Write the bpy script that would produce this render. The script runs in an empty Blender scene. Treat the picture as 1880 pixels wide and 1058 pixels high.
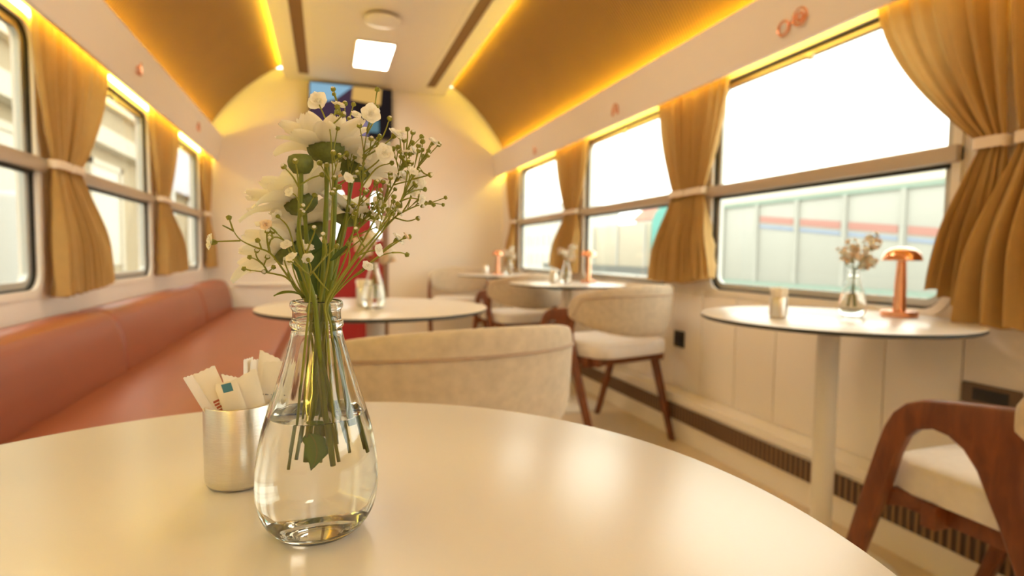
import bpy, bmesh, math, random
from mathutils import Vector, Matrix, Quaternion
random.seed(7)
PI = math.pi
sc = bpy.context.scene
COL = sc.collection
EYE = 0.919                       # camera height above the carriage floor

# ------------------------------------------------------------------ camera
FPX = 1026.7
CR = Vector((0.949145, -0.314574, 0.012678))   # camera right
yaw, pitch, roll = 0.3213, -0.0586, 0.0127
fwd = Vector((math.sin(yaw)*math.cos(pitch), math.cos(yaw)*math.cos(pitch), math.sin(pitch)))
rt = Vector((math.cos(yaw), -math.sin(yaw), 0)); upv = rt.cross(fwd)
CR = rt*math.cos(roll) + upv*math.sin(roll)
CU = -rt*math.sin(roll) + upv*math.cos(roll)
cam_d = bpy.data.cameras.new('camera'); cam = bpy.data.objects.new('camera', cam_d); COL.objects.link(cam)
m = Matrix((CR, CU, -fwd)).transposed().to_4x4(); m.translation = Vector((0, 0, EYE)); cam.matrix_world = m
cam_d.sensor_width = 36; cam_d.lens = 36*FPX/1880; cam_d.clip_start = 0.01; cam_d.clip_end = 300
cam_d.dof.use_dof = True; cam_d.dof.focus_distance = 0.335; cam_d.dof.aperture_fstop = 6.0; cam_d.dof.aperture_blades = 7
sc.camera = cam

def ray(px, py):
    return CR*((px-940)/FPX) + CU*(-(py-529)/FPX) + fwd
def at(px, py, Y):
    w = ray(px, py); w = w*(Y/w.y); return Vector((w.x, w.y, w.z+EYE))
def atx(px, py, X):
    w = ray(px, py); w = w*(X/w.x); return Vector((w.x, w.y, w.z+EYE))

# ------------------------------------------------------------------ materials
def srgb(r, g, b):
    f = lambda c: (c/255/12.92) if c/255 <= .04045 else ((c/255+.055)/1.055)**2.4
    return (f(r), f(g), f(b), 1)
class NT:
    def __init__(s, name):
        s.m = bpy.data.materials.new(name); s.m.use_nodes = True; s.t = s.m.node_tree; s.t.nodes.clear()
        s.out = s.n('ShaderNodeOutputMaterial')
    def n(s, typ, **kw):
        nd = s.t.nodes.new(typ)
        for k, v in kw.items():
            if k in nd.bl_rna.properties: setattr(nd, k, v)
        return nd
    def l(s, a, b): s.t.links.new(a, b)
def col4(c): return tuple(c) if len(c) == 4 else tuple(c)+(1,)
def mat(name, c, rough=.5, metal=0, var=.0, vscale=8, bump=0, bscale=60, spec=.5, coat=0, sheen=0, trans=0, stretch=None, alpha=1):
    k = NT(name); p = k.n('ShaderNodeBsdfPrincipled'); c = col4(c)
    p.inputs['Base Color'].default_value = c; p.inputs['Roughness'].default_value = rough; p.inputs['Metallic'].default_value = metal
    p.inputs['Specular IOR Level'].default_value = spec; p.inputs['Coat Weight'].default_value = coat; p.inputs['Sheen Weight'].default_value = sheen
    tc = k.n('ShaderNodeTexCoord'); src = tc.outputs['Object']
    if stretch:
        mp = k.n('ShaderNodeMapping'); mp.inputs['Scale'].default_value = stretch; k.l(src, mp.inputs['Vector']); src = mp.outputs['Vector']
    if var:
        nz = k.n('ShaderNodeTexNoise'); nz.inputs['Scale'].default_value = vscale; nz.inputs['Detail'].default_value = 4; k.l(src, nz.inputs['Vector'])
        mx = k.n('ShaderNodeMix', data_type='RGBA'); mx.inputs[6].default_value = tuple(x*(1-var) for x in c[:3])+(1,); mx.inputs[7].default_value = tuple(min(1, x*(1+var)) for x in c[:3])+(1,)
        k.l(nz.outputs['Fac'], mx.inputs[0]); k.l(mx.outputs[2], p.inputs['Base Color'])
    if bump:
        nb = k.n('ShaderNodeTexNoise'); nb.inputs['Scale'].default_value = bscale; nb.inputs['Detail'].default_value = 3; k.l(src, nb.inputs['Vector'])
        bp = k.n('ShaderNodeBump'); bp.inputs['Strength'].default_value = bump; bp.inputs['Distance'].default_value = .002; k.l(nb.outputs['Fac'], bp.inputs['Height']); k.l(bp.outputs['Normal'], p.inputs['Normal'])
    if trans:
        tr = k.n('ShaderNodeBsdfTranslucent'); tr.inputs['Color'].default_value = c
        ms = k.n('ShaderNodeMixShader'); ms.inputs[0].default_value = trans; k.l(p.outputs[0], ms.inputs[1]); k.l(tr.outputs[0], ms.inputs[2]); k.l(ms.outputs[0], k.out.inputs[0])
        if var: k.l(mx.outputs[2], tr.inputs['Color'])
    else: k.l(p.outputs[0], k.out.inputs[0])
    return k.m
def emit(name, c, s):
    k = NT(name); e = k.n('ShaderNodeEmission'); e.inputs[0].default_value = col4(c); e.inputs[1].default_value = s; k.l(e.outputs[0], k.out.inputs[0]); return k.m
def glass(name, ior, c=(1, 1, 1, 1), rough=0):
    k = NT(name); g = k.n('ShaderNodeBsdfGlass'); g.inputs['IOR'].default_value = ior; g.inputs['Color'].default_value = col4(c); g.inputs['Roughness'].default_value = rough; k.l(g.outputs[0], k.out.inputs[0]); return k.m
def thin_glass(name, tint):
    k = NT(name); t = k.n('ShaderNodeBsdfTransparent'); t.inputs[0].default_value = col4(tint); g = k.n('ShaderNodeBsdfGlossy'); g.inputs['Roughness'].default_value = 0.02
    lw = k.n('ShaderNodeLayerWeight'); lw.inputs['Blend'].default_value = .5
    pw = k.n('ShaderNodeMath', operation='POWER'); pw.inputs[1].default_value = 5; k.l(lw.outputs['Facing'], pw.inputs[0])
    ma = k.n('ShaderNodeMath', operation='MULTIPLY_ADD'); ma.inputs[1].default_value = .6; ma.inputs[2].default_value = .025; k.l(pw.outputs[0], ma.inputs[0])
    ms = k.n('ShaderNodeMixShader'); k.l(ma.outputs[0], ms.inputs[0]); k.l(t.outputs[0], ms.inputs[1]); k.l(g.outputs[0], ms.inputs[2]); k.l(ms.outputs[0], k.out.inputs[0]); return k.m
def ribbed(name, c1, c2, axis, freq, rough=.5, bump=.4, noise=.25):
    k = NT(name); p = k.n('ShaderNodeBsdfPrincipled'); p.inputs['Roughness'].default_value = rough
    tc = k.n('ShaderNodeTexCoord'); sp = k.n('ShaderNodeSeparateXYZ'); k.l(tc.outputs['Object'], sp.inputs[0])
    mu = k.n('ShaderNodeMath', operation='MULTIPLY'); mu.inputs[1].default_value = freq*2*PI; k.l(sp.outputs[axis], mu.inputs[0])
    si = k.n('ShaderNodeMath', operation='SINE'); k.l(mu.outputs[0], si.inputs[0])
    mr = k.n('ShaderNodeMapRange'); mr.inputs[1].default_value = -.4; mr.inputs[2].default_value = .9; k.l(si.outputs[0], mr.inputs[0])
    mx = k.n('ShaderNodeMix', data_type='RGBA'); mx.inputs[6].default_value = col4(c2); mx.inputs[7].default_value = col4(c1); k.l(mr.outputs[0], mx.inputs[0])
    nz = k.n('ShaderNodeTexNoise'); nz.inputs['Scale'].default_value = 6; nz.inputs['Detail'].default_value = 5; k.l(tc.outputs['Object'], nz.inputs['Vector'])
    hv = k.n('ShaderNodeMapRange'); hv.inputs[3].default_value = 1-noise; hv.inputs[4].default_value = 1+noise; k.l(nz.outputs['Fac'], hv.inputs[0])
    vm = k.n('ShaderNodeVectorMath', operation='SCALE'); k.l(mx.outputs[2], vm.inputs[0]); k.l(hv.outputs[0], vm.inputs[3]); k.l(vm.outputs[0], p.inputs['Base Color'])
    bp = k.n('ShaderNodeBump'); bp.inputs['Strength'].default_value = bump; bp.inputs['Distance'].default_value = .004; k.l(si.outputs[0], bp.inputs['Height']); k.l(bp.outputs[0], p.inputs['Normal'])
    k.l(p.outputs[0], k.out.inputs[0]); return k.m
def wood(name, c1, c2, stretch, rough=.35, scale=5):
    k = NT(name); p = k.n('ShaderNodeBsdfPrincipled'); p.inputs['Roughness'].default_value = rough
    tc = k.n('ShaderNodeTexCoord'); mp = k.n('ShaderNodeMapping'); mp.inputs['Scale'].default_value = stretch; k.l(tc.outputs['Object'], mp.inputs[0])
    nz = k.n('ShaderNodeTexNoise'); nz.inputs['Scale'].default_value = scale; nz.inputs['Detail'].default_value = 8; nz.inputs['Distortion'].default_value = .6; k.l(mp.outputs[0], nz.inputs['Vector'])
    cr = k.n('ShaderNodeValToRGB'); cr.color_ramp.elements[0].position = .35; cr.color_ramp.elements[0].color = col4(c2); cr.color_ramp.elements[1].position = .65; cr.color_ramp.elements[1].color = col4(c1)
    k.l(nz.outputs['Fac'], cr.inputs[0]); k.l(cr.outputs[0], p.inputs['Base Color']); k.l(p.outputs[0], k.out.inputs[0]); return k.m

M = {}
M['paint'] = mat('cream_paint', (.82, .755, .68), .55, var=.03, vscale=3)
M['board'] = mat('lightened_wall_board', (.89, .84, .77), .5, var=.02, vscale=3)  # cream paint lightened to make up for missing light low on the wall
M['ceil'] = mat('ceiling_paint', (.77, .715, .66), .45, var=.02)
M['frame_paint'] = mat('window_surround_paint', (.84, .79, .70), .4)
M['table'] = mat('white_laminate', (.67, .635, .60), .28, spec=.5, bump=.03, bscale=400)
M['core'] = mat('dark_laminate_core', (.03, .032, .03), .5)
M['white_metal'] = mat('white_powder_coat', (.80, .76, .70), .35)
M['alu'] = mat('warm_aluminium', (.50, .42, .33), .35, metal=.35, var=.05, vscale=20)
M['alu_grey'] = mat('grey_aluminium', (.52, .52, .48), .4, metal=.3)
M['rubber'] = mat('black_rubber', (.02, .018, .012), .6)
M['pane'] = thin_glass('window_glass', (.95, .97, .93))
M['ribs'] = ribbed('ribbed_wood_veneer', (.42, .225, .062), (.15, .072, .019), 1, 50, .5, .8, .12)
M['slot'] = mat('brown_slot', (.17, .085, .035), .6)
M['leather'] = mat('cognac_leather', (.285, .068, .021), .40, var=.10, spec=.7, vscale=4, bump=.12, bscale=220)
M['seam'] = mat('dark_leather_seam', (.16, .045, .022), .6)
M['fabric'] = mat('beige_velour', (.54, .45, .335), .85, var=.28, vscale=45, bump=.35, bscale=500, sheen=.35)
M['fabric_dark'] = mat('taupe_piping', (.40, .29, .21), .85, var=.1, vscale=60, bump=.3, bscale=500, sheen=.3)
M['seat'] = mat('pale_seat_velour', (.73, .685, .665), .85, var=.1, vscale=45, bump=.3, bscale=500, sheen=.4)
M['walnut'] = wood('reddish_walnut', (.20, .056, .013), (.12, .030, .007), (1.5, 12, 3), .38, 4)
M['curtain'] = mat('tan_curtain_cloth', (.57, .365, .125), .85, var=.08, vscale=30, bump=.25, bscale=700, sheen=.2, trans=.28)
M['strap'] = mat('cream_strap', (.78, .67, .54), .7)
M['copper'] = mat('polished_copper', (.86, .42, .25), .22, metal=1)
M['steel'] = mat('brushed_steel', (.74, .70, .64), .30, metal=1, var=.06, vscale=14, bump=.12, bscale=60, stretch=(2, 2, 30))
M['paper'] = mat('sachet_paper', (.86, .80, .70), .7, var=.04, vscale=60, bump=.2, bscale=120)
M['ink_red'] = mat('red_ink', (.45, .10, .05), .7); M['ink_blue'] = mat('blue_ink', (.06, .22, .34), .7); M['ink_dark'] = mat('dark_ink', (.06, .06, .08), .7)
M['glass'] = glass('clear_bottle_glass', 1.48, (.985, .99, .98))
M['water'] = glass('clear_water', 1.33, (.99, .99, .98))
M['stem'] = mat('flower_stem_green', (.21, .255, .022), .45, var=.22, vscale=60, trans=.3)
M['stem2'] = mat('gypsophila_green', (.30, .305, .042), .5, var=.2, vscale=90, trans=.25)
M['leaf'] = mat('dark_leaf', (.05, .105, .014), .42, var=.3, vscale=80, trans=.15)
M['leaf_bright'] = mat('bright_leaf', (.13, .26, .018), .4, var=.3, vscale=80, trans=.2)
M['calyx'] = mat('calyx_green', (.13, .155, .028), .55, var=.5, vscale=350)
M['petal'] = mat('white_petal', (.965, .945, .88), .5, var=.02, vscale=100, trans=.42)
M['pink'] = mat('blush_petal', (.90, .76, .60), .6, trans=.3)
M['pollen'] = mat('yellow_green_centre', (.55, .50, .08), .7)
M['floor'] = mat('beige_vinyl_floor', (.68, .56, .41), .35, var=.06, vscale=12)
M['red'] = mat('red_door_paint', (.33, .007, .011), .35)
M['brownframe'] = mat('brown_door_frame', (.25, .14, .09), .5)
M['tan'] = mat('tan_panel', (.50, .33, .14), .5)
M['grille'] = ribbed('brown_grille', (.30, .17, .085), (.055, .028, .014), 1, 42, .5, .8, .1)
M['black'] = mat('black_plastic', (.02, .017, .015), .5)
M['brown_plastic'] = mat('brown_plastic', (.16, .10, .06), .5)
M['led'] = emit('amber_led_cove', (1, .72, .03), 44)
M['led_end'] = emit('amber_led_end', (1, .68, .08), 4); M['led_back'] = emit('amber_led_back', (1, .76, .04), 8)
M['led2'] = emit('amber_led_window', (1, .74, .12), 20)
M['lamp'] = emit('warm_led_panel', (1, .82, .62), 12)
M['door_lamp'] = emit('warm_door_lamp', (1, .66, .22), 1.6)

# ------------------------------------------------------------------ object helpers
def meta(o, label=None, cat=None, group=None, kind=None):
    if label: o['label'] = label
    if cat: o['category'] = cat
    if group: o['group'] = group
    if kind: o['kind'] = kind
    return o
def empty(name, loc=(0, 0, 0), rz=0, **kw):
    o = bpy.data.objects.new(name, None); o.location = loc; o.rotation_euler = (0, 0, rz); o.empty_display_size = .05; COL.objects.link(o); return meta(o, **kw)
def link(name, me, parent=None, **kw):
    o = bpy.data.objects.new(name, me); COL.objects.link(o)
    if parent: o.parent = parent
    return meta(o, **kw)
class MB:
    """collects faces of one part"""
    def __init__(s): s.v = []; s.f = []; s.mi = []
    def add(s, vs, fs, mi=0):
        b = len(s.v); s.v += [tuple(x) for x in vs]; s.f += [tuple(b+i for i in f) for f in fs]; s.mi += [mi]*len(fs); return s
    def box(s, lo, hi, mi=0):
        x0, y0, z0 = lo; x1, y1, z1 = hi
        return s.add([(x0,y0,z0),(x1,y0,z0),(x1,y1,z0),(x0,y1,z0),(x0,y0,z1),(x1,y0,z1),(x1,y1,z1),(x0,y1,z1)],
                     [(0,3,2,1),(4,5,6,7),(0,1,5,4),(1,2,6,5),(2,3,7,6),(3,0,4,7)], mi)
    def grid(s, nu, nv, fn, mi=0, closeu=False):
        vs = [fn(i/(nu if closeu else nu-1), j/(nv-1)) for i in range(nu) for j in range(nv)]
        fs = []
        for i in range(nu if closeu else nu-1):
            i2 = (i+1) % nu
            for j in range(nv-1): fs.append((i*nv+j, i2*nv+j, i2*nv+j+1, i*nv+j+1))
        return s.add(vs, fs, mi)
    def lathe(s, prof, n=48, c=(0, 0, 0), mi=0, cap=True):
        vs = [(c[0]+r*math.cos(2*PI*i/n), c[1]+r*math.sin(2*PI*i/n), c[2]+z) for i in range(n) for r, z in prof]
        k = len(prof); fs = []
        for i in range(n):
            i2 = (i+1) % n
            for j in range(k-1): fs.append((i*k+j, i2*k+j, i2*k+j+1, i*k+j+1))
        if cap:
            if prof[0][0] > 1e-6: fs.append(tuple(i*k for i in range(n))[::-1])
            if prof[-1][0] > 1e-6: fs.append(tuple(i*k+k-1 for i in range(n)))
        return s.add(vs, fs, mi)
    def tube(s, pts, rad, n=8, mi=0, cap=True):
        pts = [Vector(p) for p in pts]; k = len(pts)
        if not hasattr(rad, '__len__'): rad = [rad]*k
        t0 = (pts[1]-pts[0]).normalized(); a = Vector((0, 0, 1)) if abs(t0.z) < .9 else Vector((1, 0, 0)); u = t0.cross(a).normalized(); vs = []
        for i, p in enumerate(pts):
            t = (pts[min(i+1, k-1)]-pts[max(i-1, 0)]).normalized(); u = (u-t*u.dot(t)).normalized(); w = t.cross(u)
            vs += [p+u*rad[i]*math.cos(2*PI*j/n)+w*rad[i]*math.sin(2*PI*j/n) for j in range(n)]
        fs = [(i*n+j, i*n+(j+1) % n, (i+1)*n+(j+1) % n, (i+1)*n+j) for i in range(k-1) for j in range(n)]
        if cap: fs += [tuple(range(n))[::-1], tuple((k-1)*n+j for j in range(n))]
        return s.add(vs, fs, mi)
    def prism(s, outline, fn, d0, d1, mi=0):
        """outline 2D points, fn(a,b,d)->3D"""
        n = len(outline); vs = [fn(a, b, d0) for a, b in outline]+[fn(a, b, d1) for a, b in outline]
        return s.add(vs, [tuple(range(n))[::-1], tuple(range(n, 2*n))]+[(i, (i+1) % n, n+(i+1) % n, n+i) for i in range(n)], mi)
    def build(s, name, mats, parent=None, smooth=True, bevel=0, seg=2, angle=40, keep=None, **kw):
        me = bpy.data.meshes.new(name); me.from_pydata(s.v, [], s.f)
        mats = mats if isinstance(mats, (list, tuple)) else [mats]
        for mm in mats: me.materials.append(mm)
        me.polygons.foreach_set('material_index', s.mi)
        bm = bmesh.new(); bm.from_mesh(me); bmesh.ops.recalc_face_normals(bm, faces=bm.faces)
        if bevel:
            es = [e for e in bm.edges if len(e.link_faces) == 2 and e.calc_face_angle(0) > math.radians(angle) and not (keep and all(keep(v.co) for v in e.verts))]
            bmesh.ops.bevel(bm, geom=es, offset=bevel, offset_type='OFFSET', segments=seg, affect='EDGES', profile=.5, clamp_overlap=True)
        if smooth:
            for f in bm.faces: f.smooth = True
            for e in bm.edges:
                if len(e.link_faces) == 2 and e.calc_face_angle(0) > math.radians(angle): e.smooth = False
        bm.to_mesh(me); bm.free()
        return link(name, me, parent, **kw)
def children(o): return [c for c in bpy.data.objects if c.parent == o]
def copy_tree(o, parent=None):
    c = o.copy(); COL.objects.link(c)
    if parent: c.parent = parent
    for ch in children(o): copy_tree(ch, c)
    return c
def catmull(P, n=6):
    P = [Vector(p) for p in P]
    if len(P) == 2: return [P[0].lerp(P[1], i/n) for i in range(n+1)]
    out = []
    for i in range(len(P)-1):
        p0, p1, p2, p3 = P[max(i-1, 0)], P[i], P[i+1], P[min(i+2, len(P)-1)]
        for j in range(n):
            t = j/n; out.append(.5*((2*p1)+(p2-p0)*t+(2*p0-5*p1+4*p2-p3)*t*t+(3*p1-p0-3*p2+p3)*t**3))
    return out+[P[-1]]
def smooth01(t): t = max(0, min(1, t)); return t*t*(3-2*t)

# ------------------------------------------------------------------ the carriage
XR, XL, YN, YF = 1.76, -1.02, -2.2, 5.65
XC = .37
WZ0, WZ1, WR = .764, 1.735, .075
def hole_loop(y0, y1, z0, z1, r, n=7):
    pts = []
    for cy, cz, a0 in ((y1-r, z1-r, 0), (y0+r, z1-r, 90), (y0+r, z0+r, 180), (y1-r, z0+r, 270)):
        for i in range(n):
            a = math.radians(a0+90*i/(n-1)); pts.append((cy+r*math.cos(a), cz+r*math.sin(a)))
    return pts
def outer_loop(hole, y0, y1, z0, z1, n=7):
    out = []
    half = n//2
    for q, (side1, corner, side2) in enumerate((('y1', (y1, z1), 'z1'), ('z1', (y0, z1), 'y0'), ('y0', (y0, z0), 'z0'), ('z0', (y1, z0), 'y1'))):
        for i in range(n):
            h = hole[q*n+i]
            s_ = side1 if i < half else side2
            if i == half: out.append(corner)
            elif s_ == 'y1': out.append((y1, h[1]))
            elif s_ == 'y0': out.append((y0, h[1]))
            elif s_ == 'z1': out.append((h[0], z1))
            else: out.append((h[0], z0))
    return out
def window_wall(name, X, sgn, wins, bounds, ztop):
    b = MB(); th = .06*sgn
    for (y0, y1), (b0, b1) in zip(wins, bounds):
        h = hole_loop(y0, y1, WZ0, WZ1, WR); o = outer_loop(h, b0, b1, .2, ztop); n = len(h)
        vs = [(X, *p) for p in h]+[(X, *p) for p in o]+[(X+th, *p) for p in h]+[(X+th, *p) for p in o]
        fs = []
        for i in range(n):
            j = (i+1) % n
            fs += [(i, j, n+j, n+i), (2*n+i, 3*n+i, 3*n+j, 2*n+j), (i, 2*n+i, 2*n+j, j)]
        b.add(vs, fs)
    b.box((min(X, X+th), YN, 0), (max(X, X+th), YF, .2))
    return b.build(name, M['paint'], angle=30, kind='structure')
R0 = 1.17
winR = [(R0+1.4*k, R0+1.09+1.4*k) for k in range(-2, 3)]
bR = [(YN if k == -2 else R0-.155+1.4*k, YF if k == 2 else R0+1.245+1.4*k) for k in range(-2, 3)]
L0 = 1.45
winL = [(L0+1.4*k, L0+1.09+1.4*k) for k in range(-2, 3)]
bL = [(YN if k == -2 else L0-.155+1.4*k, YF if k == 2 else L0+1.245+1.4*k) for k in range(-2, 3)]
ZT = 2.25
window_wall('wall_right', XR, 1, winR, bR, ZT)
window_wall('wall_left', XL, -1, winL, bL, ZT)

def make_window(idx, X, sgn, y0, y1):
    """sgn +1: wall faces -X (window side of the carriage on +X)."""
    root = empty('window_%d' % idx, (X, (y0+y1)/2, WZ0), kind='structure')
    yc = (y0+y1)/2; L = lambda x, y, z: (sgn*x, y-yc, z-WZ0)       # x outward
    def ring(b, g0, g1, x0, x1, mi=0, r0=WR):
        A = hole_loop(y0+g0, y1-g0, WZ0+g0, WZ1-g0, max(.012, r0-g0)); B = hole_loop(y0+g1, y1-g1, WZ0+g1, WZ1-g1, max(.012, r0-g1)); n = len(A)
        vs = [L(x0, *p) for p in A]+[L(x0, *p) for p in B]+[L(x1, *p) for p in B]+[L(x1, *p) for p in A]
        fs = []
        for i in range(n):
            j = (i+1) % n
            for k in range(4): fs.append((k*n+i, k*n+j, ((k+1) % 4)*n+j, ((k+1) % 4)*n+i))
        b.add(vs, fs, mi)
    b = MB(); ring(b, -.022, .004, -.010, .004); b.build('frame', M['frame_paint'], root, angle=30)
    b = MB(); ring(b, .0, .011, .004, .03); b.build('gasket', M['rubber'], root, angle=30)
    b = MB(); ring(b, .011, .036, .016, .034); b.build('inner_frame', M['alu_grey'], root, angle=30)
    zs0, zs1 = EYE+.288, EYE+.338
    b = MB(); b.box(L(-.030, y0-.022, zs0), L(.02, y1+.022, zs1)); b.build('sash_bar', M['alu'], root, bevel=.004)
    b = MB(); b.box(L(.0, y0+.01, zs0-.012), L(.022, y1-.01, zs0)); b.build('sash_seal', M['rubber'], root)
    b = MB(); b.box(L(.022, y0+.03, WZ0+.03), L(.026, y1-.03, zs0)); b.build('pane', M['pane'], root, smooth=False)
    b = MB(); b.box(L(.022, y0+.03, zs1), L(.026, y1-.03, WZ1-.03)); b.build('pane', M['pane'], root, smooth=False)
    b = MB(); b.box(L(.014, y0+.05, WZ1-.036), L(.03, y1-.05, WZ1-.010)); b.build('top_rail', M['alu'], root, bevel=.003)
    b = MB(); b.box(L(-.006, yc-.012, WZ1-.055), L(.012, yc+.012, WZ1-.028)); b.build('latch', M['alu_grey'], root, bevel=.003)
    return root
for i, (a, c) in enumerate(winR): make_window(i+1, XR, 1, a, c)
for i, (a, c) in enumerate(winL): make_window(i+6, XL, -1, a, c)

# floor, end walls, roof
b = MB(); b.box((XL-.06, YN, -.05), (XR+.06, YF+.1, 0)); b.build('floor', M['floor'], smooth=False, kind='structure')
b = MB()
DX0, DX1, DZ = .0, .585, 1.86
b.box((XL, YF, 0), (DX0, YF+.05, 2.6)); b.box((DX1, YF, 0), (XR, YF+.05, 2.6)); b.box((DX0, YF, DZ), (DX1, YF+.05, 2.6))
b.build('wall_far', M['paint'], smooth=False, kind='structure')
b = MB(); b.box((XL, YN-.05, 0), (XR, YN, 2.6)); b.build('wall_near', M['paint'], smooth=False, kind='structure')
prof = [(XR+.06, ZT), (XR+.03, 2.40), (XC+.9, 2.68), (XC, 2.74), (XC-.9, 2.68), (XL-.03, 2.40), (XL-.06, ZT)]
b = MB(); p2 = prof+[(x+(x-XC)*.03, z+.04) for x, z in prof[::-1]]
b.prism(p2, lambda a, c, d: (a, d, c), YN-.05, YF+.05); b.build('ceiling_shell', M['ceil'], smooth=False, kind='structure')

# flat centre ceiling with two dark slots
CZ = EYE+1.59; CA = .741; CX = .391
S0, S1 = .525, .612
b = MB(); yw = YF
b.box((CX-S0, YN, CZ), (CX+S0, yw, CZ+.02)); b.box((CX-CA, YN, CZ), (CX-S1, yw, CZ+.02)); b.box((CX+S1, YN, CZ), (CX+CA, yw, CZ+.02))
for s in (-1, 1): b.box((min(CX+s*S0, CX+s*S1), 5.43, CZ), (max(CX+s*S0, CX+s*S1), yw, CZ+.02))
b.build('ceiling', M['ceil'], smooth=False, kind='structure')
for i, s in enumerate((-1, 1)):
    b = MB(); b.box((min(CX+s*S0, CX+s*S1), YN, CZ+.008), (max(CX+s*S0, CX+s*S1), 5.43, CZ+.02)); b.build('trim_%d' % (i+1), M['slot'], smooth=False, kind='structure')
# shallow groove lines either side of the centre board
for i, s in enumerate((-1, 1)):
    b = MB(); b.box((CX+s*.49-.0025, YN, CZ-.004), (CX+s*.49+.0025, YF, CZ)); b.build('trim_%d' % (i+3), M['frame_paint'], smooth=False, kind='structure')
# curved ribbed panels between valance and ceiling
YW = 5.46
for i, s in enumerate((1, -1)):
    A = Vector((1.745 if s > 0 else -.995, EYE+.985)); B = Vector((1.085 if s > 0 else -.305, EYE+1.685))
    ch = B-A; nrm = Vector((ch.y, -ch.x)).normalized()
    if nrm.x*s < 0: nrm = -nrm
    def arc(t, A=A, B=B, nrm=nrm): q = A.lerp(B, t)+nrm*.075*4*t*(1-t); return q
    b = MB(); n = 28; o = [tuple(arc(k/n)) for k in range(n+1)]+[tuple(arc(k/n)+nrm*.012) for k in range(n, -1, -1)]
    b.prism(o, lambda a, c, d: (a, d, c), YN, YW); b.build('ceiling_panel_%s' % ('right' if s > 0 else 'left'), M['ribs'], angle=50, kind='structure')
    # filler behind the panel end so the light of the cove washes the end wall
# valances with open underside and cove on top
for i, s in enumerate((1, -1)):
    xb, xt = (1.683, 1.640) if s > 0 else (-.916, -.868)
    zb, zt = EYE+.81, EYE+1.032
    o = [(xb, zb), (xt, zt), (xt+s*.018, zt), (xb+s*.018, zb)]
    b = MB(); b.prism(o, lambda a, c, d: (a, d, c), YN, YF); b.build('trim_%d' % (5+i), M['paint'], smooth=False, kind='structure')
    xw = XR if s > 0 else XL
    b = MB(); zsh = EYE+.985; xv = xb+s*.018+(xt-xb)*.8
    b.box((min(xv, xw), YN, zsh-.012), (max(xv, xw), YF, zsh)); b.build('trim_%d' % (7+i), M['paint'], smooth=False, kind='structure')
def strip(lo, hi, m_, label, grp='amber light strips of the carriage'):
    b = MB(); b.box(lo, hi); return b.build('led_strip', m_, smooth=False, label=label, cat='light strip', group=grp)
for s, side in ((1, 'the wall with the lamp tables'), (-1, 'the wall above the leather bench')):
    xw = XR if s > 0 else XL
    x = xw-s*.06
    strip((x-.006, YN+.02, EYE+1.0), (x+.006, YW, EYE+1.008), M['led'], 'amber light strip on top of the valance along '+side)
    x = CX+s*(CA-.02)
    strip((x-.006, YN+.02, CZ+.021), (x+.006, YW, CZ+.029), M['led'], 'amber light strip above the flat ceiling edge facing '+side)
    x = xw-s*.004
    strip((min(x, x-s*.004), YN+.02, EYE+.845), (max(x, x-s*.004), YF-.01, EYE+.866), M['led2'], 'amber light strip behind the valance over the windows in '+side)
    x = (1.683+.03) if s > 0 else (-.916-.03)
    strip((x-.003, YN+.02, EYE+.868), (x+.003, YF-.01, EYE+.874), M['led_back'], 'hidden amber light strip over the curtain tops along '+side)
    # curved strip at the far end of the ribbed panel
    A = Vector((1.735 if s > 0 else -.985, EYE+1.0)); B = Vector((1.11 if s > 0 else -.33, EYE+1.665)); ch = B-A; nrm = Vector((ch.y, -ch.x)).normalized()
    if nrm.x*s < 0: nrm = -nrm
    pts = [A.lerp(B, t/16)+nrm*(.075*4*t/16*(1-t/16)+.030) for t in range(17)]
    b = MB(); b.tube([(p.x, YW-.012, p.y) for p in pts], .004, 6)
    b.build('led_strip', M['led_end'], label='curved amber light strip at the far end over '+side, cat='light strip', group='amber light strips of the carriage')

# lower wall boards, heater plinth and grille on the right
b = MB(); y = YN
ys = []
while y < YF: ys.append(y); y += .2365
for a, c in zip(ys, ys[1:]+[YF]): b.box((XR-.012, a+.0022, .24), (XR, c-.0022, .735))
b.build('trim_9', M['board'], bevel=.002, kind='structure')
b = MB(); b.box((XR-.0118, YN, .736), (XR, YF, .752)); b.build('trim_10', M['frame_paint'], bevel=.003, kind='structure')
hp = empty('heater_plinth', (1.66, 1.7, 0), label='long cream heater casing along the floor beneath the wall boards', cat='heater')
b = MB(); o = [(1.685, .0), (1.682, .09), (1.672, .098), (1.675, .185), (1.668, .193), (1.668, .226), (1.75, .238), (1.76, .238), (1.76, 0)]
b.prism([(x-1.66, z) for x, z in o], lambda a, c, d: (a, d-1.7, c), YN, YF); b.build('casing', M['board'], hp, smooth=False)
b = MB(); b.box((.004, YN-1.7, .104), (.0115, YF-1.7, .18)); b.build('grille', M['grille'], hp, smooth=False, label='brown slatted vent grille')
def socket(name, y, z, w, h, m_, label):
    r = empty(name, (XR-.012, y, z), label=label, cat='socket')
    b = MB(); b.box((-.008, -w/2, -h/2), (0, w/2, h/2)); b.build('cover_plate', m_, r, bevel=.003)
    b = MB(); b.box((-.0095, -w*.3, -h*.3), (-.0075, w*.3, h*.3)); b.build('insert', M['black'], r, bevel=.001)
socket('wall_socket', 2.47, EYE-.425, .085, .085, M['black'], 'black wall socket on the boards behind the velour chair')
socket('wall_socket', 1.03, EYE-.375, .15, .06, M['brown_plastic'], 'brown wall socket plate behind the cut-off armchair')

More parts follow.
